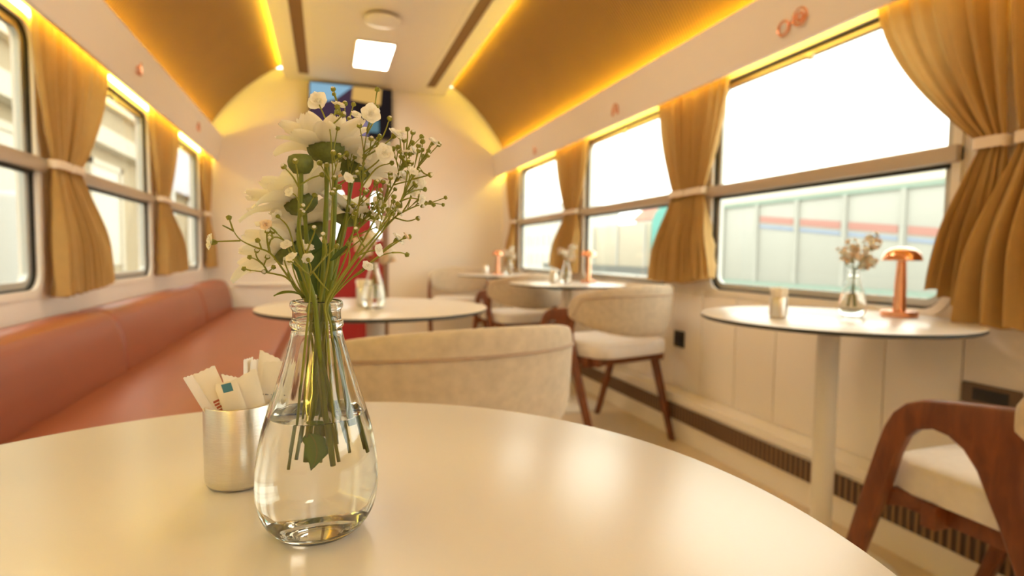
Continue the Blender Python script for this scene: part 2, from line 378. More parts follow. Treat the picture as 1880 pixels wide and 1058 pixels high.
# door at the far end
d = empty('door_1', (DX0, YF, 0), kind='structure')
b = MB(); b.box((-.0, -.02, 0), (.05, .05, DZ)); b.box((DX1-.05, -.02, 0), (DX1, .05, DZ)); b.box((0, -.02, DZ-.05), (DX1, .05, DZ)); b.build('door_frame', M['brownframe'], d, bevel=.003)
b = MB(); b.box((.05, 0, 1.64), (DX1-.05, .04, DZ-.05)); b.build('transom_panel', M['tan'], d, smooth=False)
def leaf_panel(x0, x1, wx0, wx1):
    wz0, wz1 = 1.05, 1.52
    b = MB(); h = hole_loop(wx0, wx1, wz0, wz1, .04); o = outer_loop(h, x0, x1, .002, 1.64); n = len(h)
    vs = [(p[0], .0, p[1]) for p in h]+[(p[0], .0, p[1]) for p in o]+[(p[0], .035, p[1]) for p in h]+[(p[0], .035, p[1]) for p in o]; fs = []
    for i in range(n):
        j = (i+1) % n; fs += [(i, j, n+j, n+i), (2*n+i, 2*n+j, 3*n+j, 3*n+i), (i, j, 2*n+j, 2*n+i), (n+i, n+j, 3*n+j, 3*n+i)]
    b.add(vs, fs); o_ = b.build('door_leaf', M['red'], d, smooth=False)
    b = MB(); b.box((wx0-.002, .016, wz0-.002), (wx1+.002, .020, wz1+.002)); b.build('pane', M['pane'], o_, smooth=False)
leaf_panel(.05, .2922, .075, .165); leaf_panel(.2926, DX1-.05, .425, .518)
lb = empty('door_light', (.36, YF-.02, EYE+.905), label='warm lit bar lamp fixed over the red door', cat='lamp')
b = MB(); b.box((-.2, -.05, -.03), (.2, .0, .035)); b.build('housing', M['brownframe'], lb, bevel=.006)
b = MB(); b.box((-.19, -.056, -.012), (.19, -.05, .03)); b.build('diffuser', M['door_lamp'], lb, bevel=.002)
# pale ledge on the far wall beside the door
b = MB(); b.box((-.78, YF-.035, .607), (DX0, YF, .63)); b.build('trim_11', M['frame_paint'], bevel=.004, kind='structure')
b = MB(); b.box((XL, YF-.012, .05), (DX0, YF, .607)); b.build('trim_12', M['frame_paint'], smooth=False, kind='structure')

# television
tv = empty('television', (.235, 5.52, 2.24), label='wall television with a dim street picture, hung high above the red door', cat='television')
tv.rotation_euler = (math.radians(-6), 0, 0)
W, H = .375, .245
b = MB(); b.box((-W, -.02, -H), (W, .03, H)); b.build('case', M['black'], tv, bevel=.008)
scr = [emit('screen_plum', (.055, .03, .05), .55), emit('screen_sky', (.24, .42, .55), .55), emit('screen_ochre', (.62, .36, .10), .55), emit('screen_lilac', (.22, .16, .24), .55), emit('screen_black', (.015, .010, .010), .55), emit('screen_teal', (.10, .19, .22), .55)]
b = MB(); yS = -.0215
q = lambda u, v: (-W+.012+u*(2*W-.024), yS, -H+.012+v*(2*H-.024))
def poly(pts, mi): b.add([q(*p) for p in pts], [tuple(range(len(pts)))], mi)
poly([(0, 1), (.52, 1), (.30, .70), (0, .55)], 1)
poly([(.52, 1), (.88, 1), (.86, .66), (.50, .72)], 2); poly([(.88, 1), (1, 1), (1, .60), (.86, .66)], 4)
poly([(0, .55), (.30, .70), (.52, 1), (.50, .72), (.55, .30), (0, .22)], 0)
poly([(.50, .72), (.86, .66), (1, .60), (1, .38), (.55, .30)], 4); poly([(0, .22), (.55, .30), (.70, .33), (.70, 0), (0, 0)], 3)
poly([(.70, .33), (.84, .355), (.84, .10), (.70, .10)], 5); poly([(.84, .355), (1, .38), (1, 0), (.84, 0)], 4); poly([(.70, .10), (.84, .10), (.84, 0), (.70, 0)], 4)
b.build('screen', scr, tv, smooth=False)
b = MB(); b.box((-.1, .03, -.1), (.1, .105, .1)); b.build('bracket', M['black'], tv, smooth=False)

# ceiling lamps and the round speaker
def ceil_lamp(y, label):
    r = empty('ceiling_light', (XC, y, CZ), label=label, cat='ceiling light', group='square ceiling lights')
    b = MB(); b.box((-.15, -.31, -.012), (.15, .31, 0)); b.build('frame', M['ceil'], r, bevel=.004)
    b = MB(); b.box((-.135, -.295, -.0145), (.135, .295, -.0115)); b.build('diffuser', M['lamp'], r, bevel=.001)
ceil_lamp(4.71, 'bright rectangular ceiling light in front of the television')
for y, t in ((2.2, 'rectangular ceiling light above the round tables'), (-1.7, 'rectangular ceiling light near the rear wall')): ceil_lamp(y, t)
sp = empty('ceiling_speaker', (.372, 3.95, CZ), label='round white speaker disc on the ceiling with a dark shadow gap', cat='speaker')
b = MB(); b.lathe([(.108, 0), (.108, -.018), (.104, -.02), (.0, -.02)], 40, cap=False); b.build('shadow_ring', M['slot'], sp)  # dark brown ring stands in for the shadow above the cover
b = MB(); b.lathe([(.122, -.02), (.122, -.028), (.112, -.036), (.06, -.040), (.0, -.041)], 40); b.build('cover', M['white_metal'], sp)

# copper ornaments on the valances
def ornament(y, s, kind, label):
    xz = lambda z: (1.683-(z-.81)*(.043/.222)-.004) if s > 0 else (-.916+(z-.81)*(.048/.222)+.004)
    r = empty('valance_ornament', (xz(.885 if s > 0 else .92), y, EYE+(.885 if s > 0 else .92)), label=label, cat='ornament')
    def ring(cy, cz, ra, w, t='ring'):
        b = MB(); b.tube([(0, cy+ra*math.cos(a*PI/16), cz+ra*math.sin(a*PI/16)) for a in range(33)], w, 8); b.build(t, M['copper'], r)
    if kind == 0:
        ring(.042, -.006, .026, .005); ring(-.036, .008, .030, .005)
        ring(-.036, .008, .014, .005)
        b = MB(); b.box((-.002, -.012, -.004), (.004, .018, .006)); b.build('bar', M['copper'], r, bevel=.002)
    elif kind == 1:
        b = MB(); b.tube([(0, .03*math.cos(a*PI/12), .004+.03*math.sin(a*PI/12)) for a in range(13)], .006, 8); b.build('arch', M['copper'], r)
        for cy in (.03, -.03):
            b = MB(); b.tube([(0, cy, .004), (0, cy, -.03)], .006, 8); b.build('post', M['copper'], r)
        b = MB(); b.tube([(0, 0, .03), (0, 0, -.012)], .005, 8); b.build('post', M['copper'], r)
    else:
        b = MB(); b.tube([(0, .02, .032), (0, .02, -.03), (0, -.025, -.03)], .007, 8); b.build('angle', M['copper'], r)
        b = MB(); b.tube([(0, -.02, -.012), (0, -.02, .004)], .007, 8); b.build('post', M['copper'], r)
ornament(1.715, 1, 0, 'copper ornament of two linked rings on the valance over the lamp table')
ornament(3.07, 1, 1, 'copper arch ornament on the valance over the middle window')
ornament(4.44, 1, 2, 'small copper ornament on the valance over the window nearest the far wall, lamp side')
ornament(3.33, -1, 2, 'copper angle ornament on the valance above the bench, nearer one')
ornament(4.72, -1, 1, 'small copper ornament on the valance above the bench near the far wall')

# ------------------------------------------------------------------ curtains
def curtain(s, top, tie, bot, zb, label, nf=5, ph=0.0, out=.014):
    """top/tie/bot: (ya, yb) spans, zb: (za, zb) hem heights"""
    X = XR-.036 if s > 0 else XL+.040
    zt, zk = EYE+.862, EYE+.322
    yo = (tie[0]+tie[1])/2
    root = empty('curtain', (X, yo, EYE-.15), label=label, cat='curtain', group='tan curtains tied back between the windows')
    b = MB(); z00 = EYE-.15
    def f(u, v):
        hb = zb[0]+(zb[1]-zb[0])*u
        hb += .006*math.sin(u*nf*2*PI+ph)
        if v < .5:
            t = v/.5; z = zt+(zk-zt)*t; e = t**1.7
            y0 = top[0]+(tie[0]-top[0])*e; y1 = top[1]+(tie[1]-top[1])*e
            amp = .020*(1-.35*t**2)
        else:
            t = (v-.5)/.5; z = zk+(EYE+hb-zk)*t; e = 1-(1-t)**1.5
            y0 = tie[0]+(bot[0]-tie[0])*e; y1 = tie[1]+(bot[1]-tie[1])*e
            amp = .013+.025*smooth01(t*1.5)
        w = u+.03*math.sin(u*2*PI*2+ph)*math.sin(PI*u)
        y = y0+(y1-y0)*w
        k = 1-2*abs(math.sin(u*nf*PI+ph+.35*math.sin(v*5+ph)))**.75; k2 = math.sin(u*nf*4.3*PI+1.3+ph)
        x = k*amp+.2*amp*k2
        pinch = math.exp(-((v-.5)/.035)**2)
        x *= 1-.25*pinch
        if v > .5: x -= out*smooth01((v-.5)*3)
        return (s*x, y-yo, z-z00)
    b.grid(84, 70, f); cl = b.build('cloth', M['curtain'], root, angle=180)
    b = MB(); hw = (tie[1]-tie[0])/2+.006; n = 40
    def g(u, v):
        a = 2*PI*u; sx, sy = math.cos(a), math.sin(a)
        e = .55
        px = math.copysign(abs(sx)**e, sx)*.024; py = math.copysign(abs(sy)**e, sy)*hw
        zz = [-.014, -.0155, -.0155, .0155, .0155, .014, -.014][int(round(v*6))]; oo = [.0, .0, .003, .003, .0, .0, .0][int(round(v*6))]
        return (px*(1+oo/.024)-s*.004, py*(1+oo/hw), zz+zk-z00)
    b.grid(n, 7, g, closeu=True); b.build('tieback', M['strap'], root, angle=50)
    b = MB(); b.tube([(s*.02, 0, zk-z00), (s*.044, 0, zk-z00)], .006, 8); b.build('hook', M['alu'], root)
    return root
G = 'lamp side'
curtain(1, (1.035, 1.415), (1.018, 1.082), (1.00, 1.205), (-.175, -.075), 'large tan curtain tied back just beside the copper lamp table', 5, .4, .004)
curtain(1, (.70, 1.028), (.905, .985), (.80, 1.075), (-.17, -.172), 'tan curtain at the frame edge, hanging behind the cut-off armchair', 4, 1.7, .055)
curtain(1, (2.417, 2.69), (2.416, 2.535), (2.436, 2.70), (-.128, -.125), 'tan curtain over the velour armchair, half next to the middle window', 5, .2)
curtain(1, (2.13, 2.412), (2.275, 2.398), (2.185, 2.428), (-.092, -.13), 'tan curtain over the velour armchair, half next to the big window', 5, 2.2)
curtain(1, (3.832, 4.10), (3.82, 3.92), (3.854, 4.15), (-.12, -.075), 'tan curtain behind the middle window lamp, half next to the far window', 4, .9)
curtain(1, (3.56, 3.828), (3.70, 3.80), (3.64, 3.846), (-.12, -.12), 'tan curtain behind the middle window lamp, half next to the middle window', 4, 3.1)
curtain(1, (5.02, 5.36), (5.10, 5.24), (5.06, 5.32), (-.12, -.12), 'narrow tan curtain in the far corner above the last lamp table', 4, 1.1)
curtain(-1, (2.42, 2.798), (2.572, 2.682), (2.545, 2.796), (-.182, -.165), 'big tan curtain above the leather bench, half next to the nearest window', 5, .7)
curtain(-1, (2.803, 3.15), (2.70, 2.81), (2.802, 3.06), (-.165, -.148), 'big tan curtain above the leather bench, half next to the second window', 4, 2.6)
curtain(-1, (3.88, 4.188), (4.0, 4.092), (3.985, 4.243), (-.15, -.14), 'middle tan curtain above the bench, half next to the second window', 4, 1.9)
curtain(-1, (4.192, 4.50), (4.11, 4.20), (4.249, 4.52), (-.14, -.13), 'middle tan curtain above the bench, half next to the last window', 4, .1)
curtain(-1, (5.30, 5.63), (5.42, 5.58), (5.44, 5.63), (-.14, -.14), 'narrow tan curtain at the far end of the leather bench', 4, 1.5)

# ------------------------------------------------------------------ leather bench
bench = empty('bench', (-.6, 2.6, 0), label='long cognac leather bench running under the windows', cat='bench')
BY0, BY1 = -1.9, 5.6
seams = [BY0, -.45, 1.2, 2.74, 4.40, 5.56]
for a, c in zip(seams, seams[1:]):
    b = MB()
    pr = [(-1.005, .40), (-.80, .40), (-.797, .43), (-.803, .50), (-.820, .58), (-.838, .63), (-.858, .655), (-.885, .668), (-.92, .672), (-.975, .668), (-1.0, .655), (-1.005, .63)]
    n = 24
    def f(u, v, a=a, c=c, pr=pr):
        k = u*(len(pr)-1); i = min(int(k), len(pr)-2); t = k-i; x = pr[i][0]*(1-t)+pr[i+1][0]*t; z = pr[i][1]*(1-t)+pr[i+1][1]*t
        y = a+.001+(c-a-.002)*v; e = min(y-a, c-y); r = .04
        k2 = 1-math.sqrt(max(0, 1-max(0, 1-e/r)**2)) if e < r else 0
        cx, cz = -.93, .53
        return (x+(cx-x)*.10*k2+.6, y-2.6, z+(cz-z)*.10*k2)
    vs = [0, .003, .007, .013, .02, .03, .2, .5, .8, .97, .98, .987, .993, .997, 1]
    pts = []; nu = 40
    for i in range(nu):
        for v in vs: pts.append(f(i/(nu-1), v))
    nv = len(vs); fs = [(i*nv+j, (i+1)*nv+j, (i+1)*nv+j+1, i*nv+j+1) for i in range(nu-1) for j in range(nv-1)]
    fs += [tuple(i*nv for i in range(nu)), tuple(i*nv+nv-1 for i in range(nu))[::-1], ]
    b.add(pts, fs); b.build('backrest', M['leather'], bench, angle=35)
b = MB(); pr = [(-.86, .30), (-.86, .405), (-.80, .412), (-.5, .418), (-.29, .412), (-.258, .395), (-.25, .37), (-.25, .30)]
b.prism([(x+.6, z) for x, z in pr], lambda a, c, d: (a, d-2.6, c), BY0, BY1); b.build('seat', M['leather'], bench, angle=40)
b = MB(); b.box((-1.01+.6, BY0-2.6, 0), (-.30+.6, BY1-2.6, .30)); b.build('base', M['paint'], bench, bevel=.004)

# ------------------------------------------------------------------ round tables
TZ = .75; TR = .356
def make_table(loc, label):
    r = empty('round_table', loc, label=label, cat='table', group='round white bistro tables')
    b = MB(); b.lathe([(0, .7485), (TR-.006, .7485), (TR-.002, .7485), (TR, .7488), (TR, .7495), (TR-.0012, .75), (0, .75)], 160, cap=False); b.build('tabletop', M['table'], r, angle=60)
    b = MB(); b.lathe([(0, .7385), (TR-.004, .7385), (TR-.0005, .741), (TR-.0005, .7484), (0, .7484)], 160, cap=False); b.build('core', M['core'], r, angle=50, label='dark laminate underside and rim')
    b = MB(); b.lathe([(0, .718), (.12, .718), (.12, .7384), (0, .7384)], 40, cap=False); b.build('mounting_plate', M['core'], r)
    b = MB(); b.lathe([(.0295, .02), (.0295, .7179)], 40); b.build('pole', M['white_metal'], r)
    b = MB(); b.lathe([(0, 0), (.205, 0), (.21, .004), (.21, .010), (.19, .015), (.05, .026), (.04, .05), (.03, .06), (0, .06)], 64, cap=False); b.build('base', M['white_metal'], r, angle=50)
    return r
t0 = make_table((-.0525, .3065, 0), 'round white table carrying the big flower vase, nearest the camera')
def table_at(x, y, label):
    c = copy_tree(t0); c.location = (x, y, 0); c['label'] = label; return c
table_at(1.392, 1.247, 'round white table with the large copper lamp under the big window')
table_at(.149, 1.829, 'round white table beside the leather bench, behind the velour chair back')
table_at(1.40, 3.138, 'round white table under the middle window, in front of the velour armchair')
table_at(1.40, 4.55, 'round white table in the far corner with the smallest looking lamp')

# ------------------------------------------------------------------ armchairs
def make_chair(loc, rz, label):
    T = lambda P: [(a*1.09, .919-(.919-c)*1.09) for a, c in P]
    root = empty('armchair', loc, rz, label=label, cat='chair', group='walnut armchairs with beige velour')
    for s in (-1, 1):
        xo = s*.285; F = lambda a, c, d, s=s, xo=xo: (xo-s*d-s*.03*max(0, .55-c), a, c)
        arm = [(.142, .50), (.120, .575), (.108, .612), (.092, .643), (.070, .664), (.040, .678), (-.02, .688), (-.08, .696), (-.150, .703), (-.158, .66), (-.138, .648), (-.123, .632), (-.114, .61), (-.112, .58), (-.118, .545), (-.130, .51),
               (-.082, .51), (-.066, .545), (-.049, .585), (-.028, .612), (-.004, .627), (.022, .631), (.048, .622), (.066, .603), (.082, .565), (.099, .50)]
        b = MB(); b.prism(T(arm), F, 0, .028); b.build('armrest', M['walnut'], root, bevel=.007, seg=3, angle=50, keep=lambda v: v.z < .475)
        b = MB(); b.prism(T([(.142, .50), (.099, .50)])+[(.256, .0), (.284, .0)], F, 0, .028); b.build('front_leg', M['walnut'], root, bevel=.007, seg=3, angle=50, keep=lambda v: v.z > .46)
        b = MB(); b.prism(T([(-.130, .51), (-.082, .51)])+[(-.272, 0), (-.300, 0)], F, 0, .028); b.build('rear_leg', M['walnut'], root, bevel=.007, seg=3, angle=50, keep=lambda v: v.z > .47)
    b = MB()
    for s in (-1, 1): b.box((min(s*.195, s*.22), -.25, .408), (max(s*.195, s*.22), .12, .448)); b.add([(s*.257, .165, .40), (s*.257, .115, .452), (s*.257, .17, .452), (s*.20, .03, .43), (s*.20, .03, .450), (s*.20, .08, .452)], [(0, 1, 2), (3, 5, 4), (0, 3, 4, 1), (1, 4, 5, 2), (2, 5, 3, 0)])
    b.box((-.25, .03, .40), (.25, .06, .448)); b.box((-.25, -.20, .40), (.25, -.17, .448))
    b.build('seat_frame', M['walnut'], root, bevel=.004)
    # seat cushion
    b = MB(); N = 40
    def sq(a, rx, ry, e=.22): return (math.copysign(abs(math.cos(a))**e, math.cos(a))*rx, math.copysign(abs(math.sin(a))**e, math.sin(a))*ry)
    layers = [(.9, .414), (.985, .415), (1.0, .420), (1.0, .466), (.992, .474), (.97, .479), (.8, .484), (.5, .488), (.2, .489)]
    vs = []
    for k, z in layers:
        for i in range(N):
            a_ = 2*PI*i/N; x, y = sq(a_, .243*k, .222*k, .24 if math.sin(a_) > 0 else .42); vs.append((x, y-.07, z+.034))
    fs = [(l*N+i, l*N+(i+1) % N, (l+1)*N+(i+1) % N, (l+1)*N+i) for l in range(len(layers)-1) for i in range(N)]
    fs += [tuple(range(N))[::-1], tuple((len(layers)-1)*N+i for i in range(N))]
    b.add(vs, fs); b.build('seat', M['seat'], root, angle=60)
    # wrap round backrest
    def backpt(th, r, h):
        """th -1..1 across, r across thickness (outer +), h 0..1 height"""
        a = th*PI/2; ca = math.cos(a); zt_ = .694+.100*max(0, ca)**.5; zb_ = .632-.085*max(0, ca)**.9
        z = zb_+(zt_-zb_)*h; lean = .05*(h-.5)*max(0, ca)
        R = (.272, .25); th_ = r
        sa = math.sin(a)
        return Vector((sa*(R[0]+th_), -.108-ca*(R[1]+th_+lean), z))
    b = MB(); NT_ = 48; sec = []
    for k in range(28):
        a = 2*PI*k/28; cx = math.copysign(abs(math.cos(a))**.6, math.cos(a)); cz = math.copysign(abs(math.sin(a))**.5, math.sin(a)); sec.append((cx*.021, .5+cz*.5))
    def f(u, v):
        th = -1+2*u; edge = min(1, (1-abs(th))/.05+.35); r, h = sec[int(round(v*28)) % 28]
        return backpt(th, r*(.6+.4*min(1, edge)), .5+(h-.5)*(.75+.25*min(1, edge)))
    pts = [f(i/(NT_-1), k/28) for i in range(NT_) for k in range(28)]
    fs = [(i*28+k, i*28+(k+1) % 28, (i+1)*28+(k+1) % 28, (i+1)*28+k) for i in range(NT_-1) for k in range(28)]
    fs += [tuple(range(28)), tuple((NT_-1)*28+k for k in range(28))[::-1]]
    b.add(pts, fs); b.build('backrest', M['fabric'], root, angle=70)
    b = MB(); b.tube([backpt(-.93+1.86*i/80, .0205, .80-.62*smooth01((abs(-.93+1.86*i/80)-.78)/.15)) for i in range(81)], .0038, 6)
    b.build('piping', M['fabric_dark'], root)
    return root
c0 = make_chair((.212, 1.30, 0), math.radians(11), 'velour armchair seen from behind, its back just over the near table edge')
def chair_at(x, y, deg, label):
    c = copy_tree(c0); c.location = (x, y, 0); c.rotation_euler = (0, 0, math.radians(deg)); c['label'] = label; return c
chair_at(1.325, 2.575, 15, 'velour walnut armchair standing free in front of the middle window table')
chair_at(1.350, .70, 0, 'armchair cut off by the frame edge, walnut arm arching over a pale seat')
chair_at(1.340, 3.92, 8, 'armchair tucked behind the middle window table, facing the far corner table')
chair_at(1.18, 5.12, 168, 'farthest armchair, beyond the corner table and facing it')

# ------------------------------------------------------------------ copper mushroom lamps
def make_lamp(loc, label):
    r = empty('table_lamp', loc, label=label, cat='lamp', group='copper mushroom lamps')
    b = MB(); b.lathe([(0, 0), (.047, 0), (.0485, .0015), (.0485, .0155), (.047, .017), (.0, .019)], 48, cap=False); b.build('base', M['copper'], r, angle=40)
    b = MB(); b.lathe([(.0185, .0175), (.0175, .022), (.0155, .10), (.0120, .168)], 24); b.build('stem', M['copper'], r)
    b = MB(); o = [(.0, .209), (.012, .2085), (.028, .2045), (.041, .196), (.049, .184), (.0525, .170), (.0525, .1675)]
    b.lathe(o+[(.0505, .1675), (.047, .183), (.039, .194), (.026, .202), (.0, .206)], 56, cap=False); b.build('shade', M['copper'], r, angle=60)
    b = MB(); b.lathe([(0, .166), (.016, .166), (.018, .172), (.0, .176)], 20, cap=False); b.build('led_head', M['white_metal'], r)
    return r
lamp0 = make_lamp((1.640, 1.226, TZ), 'large looking copper mushroom lamp at the table under the big window')
def lamp_at(x, y, label):
    c = copy_tree(lamp0); c.location = (x, y, TZ); c['label'] = label; return c
lamp_at(1.585, 3.225, 'copper mushroom lamp on the table under the middle window')
lamp_at(1.425, 4.68, 'copper mushroom lamp on the far corner table')

# ------------------------------------------------------------------ vases
PROF = [(0, .0022), (.012, .0020), (.0185, .0010), (.0205, .0002), (.0225, .0002), (.0245, .0010), (.0272, .0034), (.0298, .0065), (.0322, .0105), (.0342, .016), (.0356, .0235), (.0360, .030), (.0355, .040), (.0346, .048), (.0331, .0565), (.0310, .066), (.0280, .076), (.0250, .085), (.0222, .094), (.0195, .103), (.0173, .111), (.0158, .117), (.0148, .1215), (.0146, .1235), (.0153, .1250), (.0156, .1265), (.0153, .1280), (.0142, .1292), (.0139, .1320), (.0140, .1345), (.0149, .1360), (.0153, .1378), (.0150, .1395), (.0142, .1404)]
INNER = [(.0132, .1398), (.0124, .136), (.0121, .130), (.0124, .124), (.0134, .120), (.0150, .113), (.0172, .105), (.0200, .0955), (.0229, .086), (.0259, .0765), (.0289, .066), (.0309, .057), (.0324, .048), (.0333, .040), (.0339, .031), (.0335, .0235), (.0322, .016), (.0303, .0108), (.0278, .0070), (.0245, .0048), (.018, .0040), (.009, .0041), (0, .0042)]
def inner_r(z):
    P = INNER
    for (r1, z1), (r2, z2) in zip(P, P[1:]):
        if z2 <= z <= z1: return r2+(r1-r2)*(z-z2)/(z1-z2+1e-9)
    return .0
def fine(P, n=4):
    return [(q.x, q.y) for q in catmull([(r, z, 0) for r, z in P], n)]
def make_vase(loc, label, detail=True):
    r = empty('glass_vase', loc, label=label, cat='vase', group='small clear bottle vases')
    b = MB(); o = fine(PROF, 4 if detail else 2); o[0] = (0, .0022); i_ = fine(INNER, 4 if detail else 2); i_[-1] = (0, .0042); n = 128 if detail else 40
    b.lathe([(max(0, a), max(0, c)) for a, c in o]+[(max(0, a), c) for a, c in i_], n, cap=False)
    if detail:   # faint moulded flutes down the shoulder
        b.v = [(x*(1+k), y*(1+k), z) for x, y, z in b.v for k in [(.006*math.cos(16*math.atan2(y, x))*smooth01((z-.07)/.02)*smooth01((.122-z)/.012) if math.hypot(x, y) > 1e-5 else 0)]]
    bm_o = b.build('glass_body', M['glass'], r, angle=180)
    b = MB(); zw = .0715
    ws = [(0, .0039), (.012, .0037), (.020, .0039)]+[(inner_r(z)+.00025, z) for z in (.0052, .0068, .0085, .0105, .013, .0165, .020, .0235, .027, .031, .0355, .040, .044, .048, .0525, .057, .062, .066, .0695)]
    ws += [(inner_r(zw+.0008)+.0002, zw+.0008), (inner_r(zw)-.0012, zw), (0, zw-.0001)]
    return r, ws
def add_water(ws, loc, label, n=96):
    b = MB(); b.lathe(ws, n, cap=False); o = b.build('water', M['water'], angle=60, label=label, cat='water', kind='stuff'); o.location = loc; return o
VX, VY = -.0055, .3555
vase, ws = make_vase((VX, VY, TZ), 'clear bottle vase full of white flowers on the nearest round table')
add_water(ws, (VX, VY, TZ), 'clear water half filling the big vase on the nearest table')
# moulded lettering round the foot of the glass
def ring_text(txt, a0, rad_fn, z0, size, parent):
    cu = bpy.data.curves.new('lettering', 'FONT'); cu.body = txt; cu.size = size; cu.extrude = .00045; cu.resolution_u = 2
    ob = bpy.data.objects.new('lettering', cu); COL.objects.link(ob); bpy.context.view_layer.update()
    me = bpy.data.meshes.new_from_object(ob.evaluated_get(bpy.context.evaluated_depsgraph_get())); bpy.data.objects.remove(ob); bpy.data.curves.remove(cu)
    for v in me.vertices:
        x, y, z = v.co; zz = z0+y*.75; rr = rad_fn(zz)+z+.00010; a = a0+x/.033
        v.co = (rr*math.cos(a), rr*math.sin(a), zz)
    me.materials.append(M['glass']); return link('embossed_lettering', me, parent)
def outer_r(z):
    for (r1, z1), (r2, z2) in zip(PROF[5:], PROF[6:]):
        if z1 <= z <= z2: return r1+(r2-r1)*(z-z1)/(z2-z1+1e-9)
    return .03
ring_text('b S.seall', math.radians(-128), outer_r, .0085, .0052, vase)
ring_text('/4lululu 24', math.radians(-66), outer_r, .0088, .0048, vase)

# ------------------------------------------------------------------ flowers in the near vase
def neck(px): return at(px, 556, VY)
def frame_from(n):
    n = Vector(n).normalized(); a = Vector((0, 0, 1)) if abs(n.z) < .95 else Vector((1, 0, 0)); u = n.cross(a).normalized(); return u, n.cross(u), n
def blossom_mesh(name, pink=False, seed=1):
    rnd = random.Random(seed); b = MB()
    for ring, (cnt, L, tilt) in enumerate(((6, 1.0, .25), (6, .82, .65), (5, .6, 1.05), (4, .38, 1.3))):
        for k in range(cnt):
            a = 2*PI*(k+.5*ring)/cnt+rnd.uniform(-.15, .15); tl = tilt+rnd.uniform(-.15, .15); Lk = L*rnd.uniform(.85, 1.12); wv = rnd.uniform(0, 6)
            def f(u, v, a=a, tl=tl, Lk=Lk, wv=wv):
                s = v*Lk; w = (u-.5)*.95*Lk*math.sin(PI*min(1, v*.80+.10))**.7*1.1
                s *= 1-.10*(2*u-1)**2*v
                rr = s*math.cos(tl*v**.6); zz = s*math.sin(tl)*.7+.05*math.sin(u*9+wv)*v
                return (rr*math.cos(a)-w*math.sin(a), rr*math.sin(a)+w*math.cos(a), zz)
            b.grid(6, 6, f, 0)
    b.lathe([(0, -.62), (.14, -.60), (.26, -.42), (.33, -.15), (.28, .02)], 10, mi=1, cap=False)
    me_o = b.build(name, [M['pink'] if pink else M['petal'], M['stem2']], angle=180); me = me_o.data; bpy.data.objects.remove(me_o); return me
BL = [blossom_mesh('blossom', False, i+1) for i in range(4)]; BLP = blossom_mesh('blossom', True, 9)
def bud_mesh():
    b = MB(); b.lathe([(0, -.9), (.35, -.85), (.75, -.5), (.95, 0), (.9, .4), (.72, .75)], 10, mi=0, cap=False)
    b.lathe([(.74, .60), (.6, .95), (.35, 1.15), (0, 1.22)], 10, mi=1, cap=False)
    for k in range(5):
        a = 2*PI*k/5; b.tube([(.9*math.cos(a)*q, .9*math.sin(a)*q, z) for q, z in ((.85, -.5), (1.06, 0), (.98, .5), (.70, .95))], [.12, .16, .13, .05], 5, mi=0)
    o = b.build('bud', [M['stem2'], M['petal']], angle=180); me = o.data; bpy.data.objects.remove(o); return me
BUD = bud_mesh()
def place(name, me, parent, p, n, scale, spin=None):
    o = link(name, me, parent); u, w, n = frame_from(n); s = random.uniform(0, 6.28) if spin is None else spin
    u2 = u*math.cos(s)+w*math.sin(s); w2 = n.cross(u2)
    R_ = Matrix((u2, w2, n)).transposed().to_4x4(); o.matrix_local = Matrix.Translation(Vector(p)-parent.location) @ R_ @ Matrix.Scale(scale, 4); return o
def foot_path(pn, end_px, zend, dy):
    """points inside the bottle from the cut end up to the neck point"""
    e = Vector((at(586+(end_px-590)*1.25, 800, VY).x, VY+dy*1.1, TZ+zend+.010)); top = Vector(pn)
    mid = e.lerp(top, .55); mid2 = e.lerp(top, .85)
    return [e, mid, mid2]
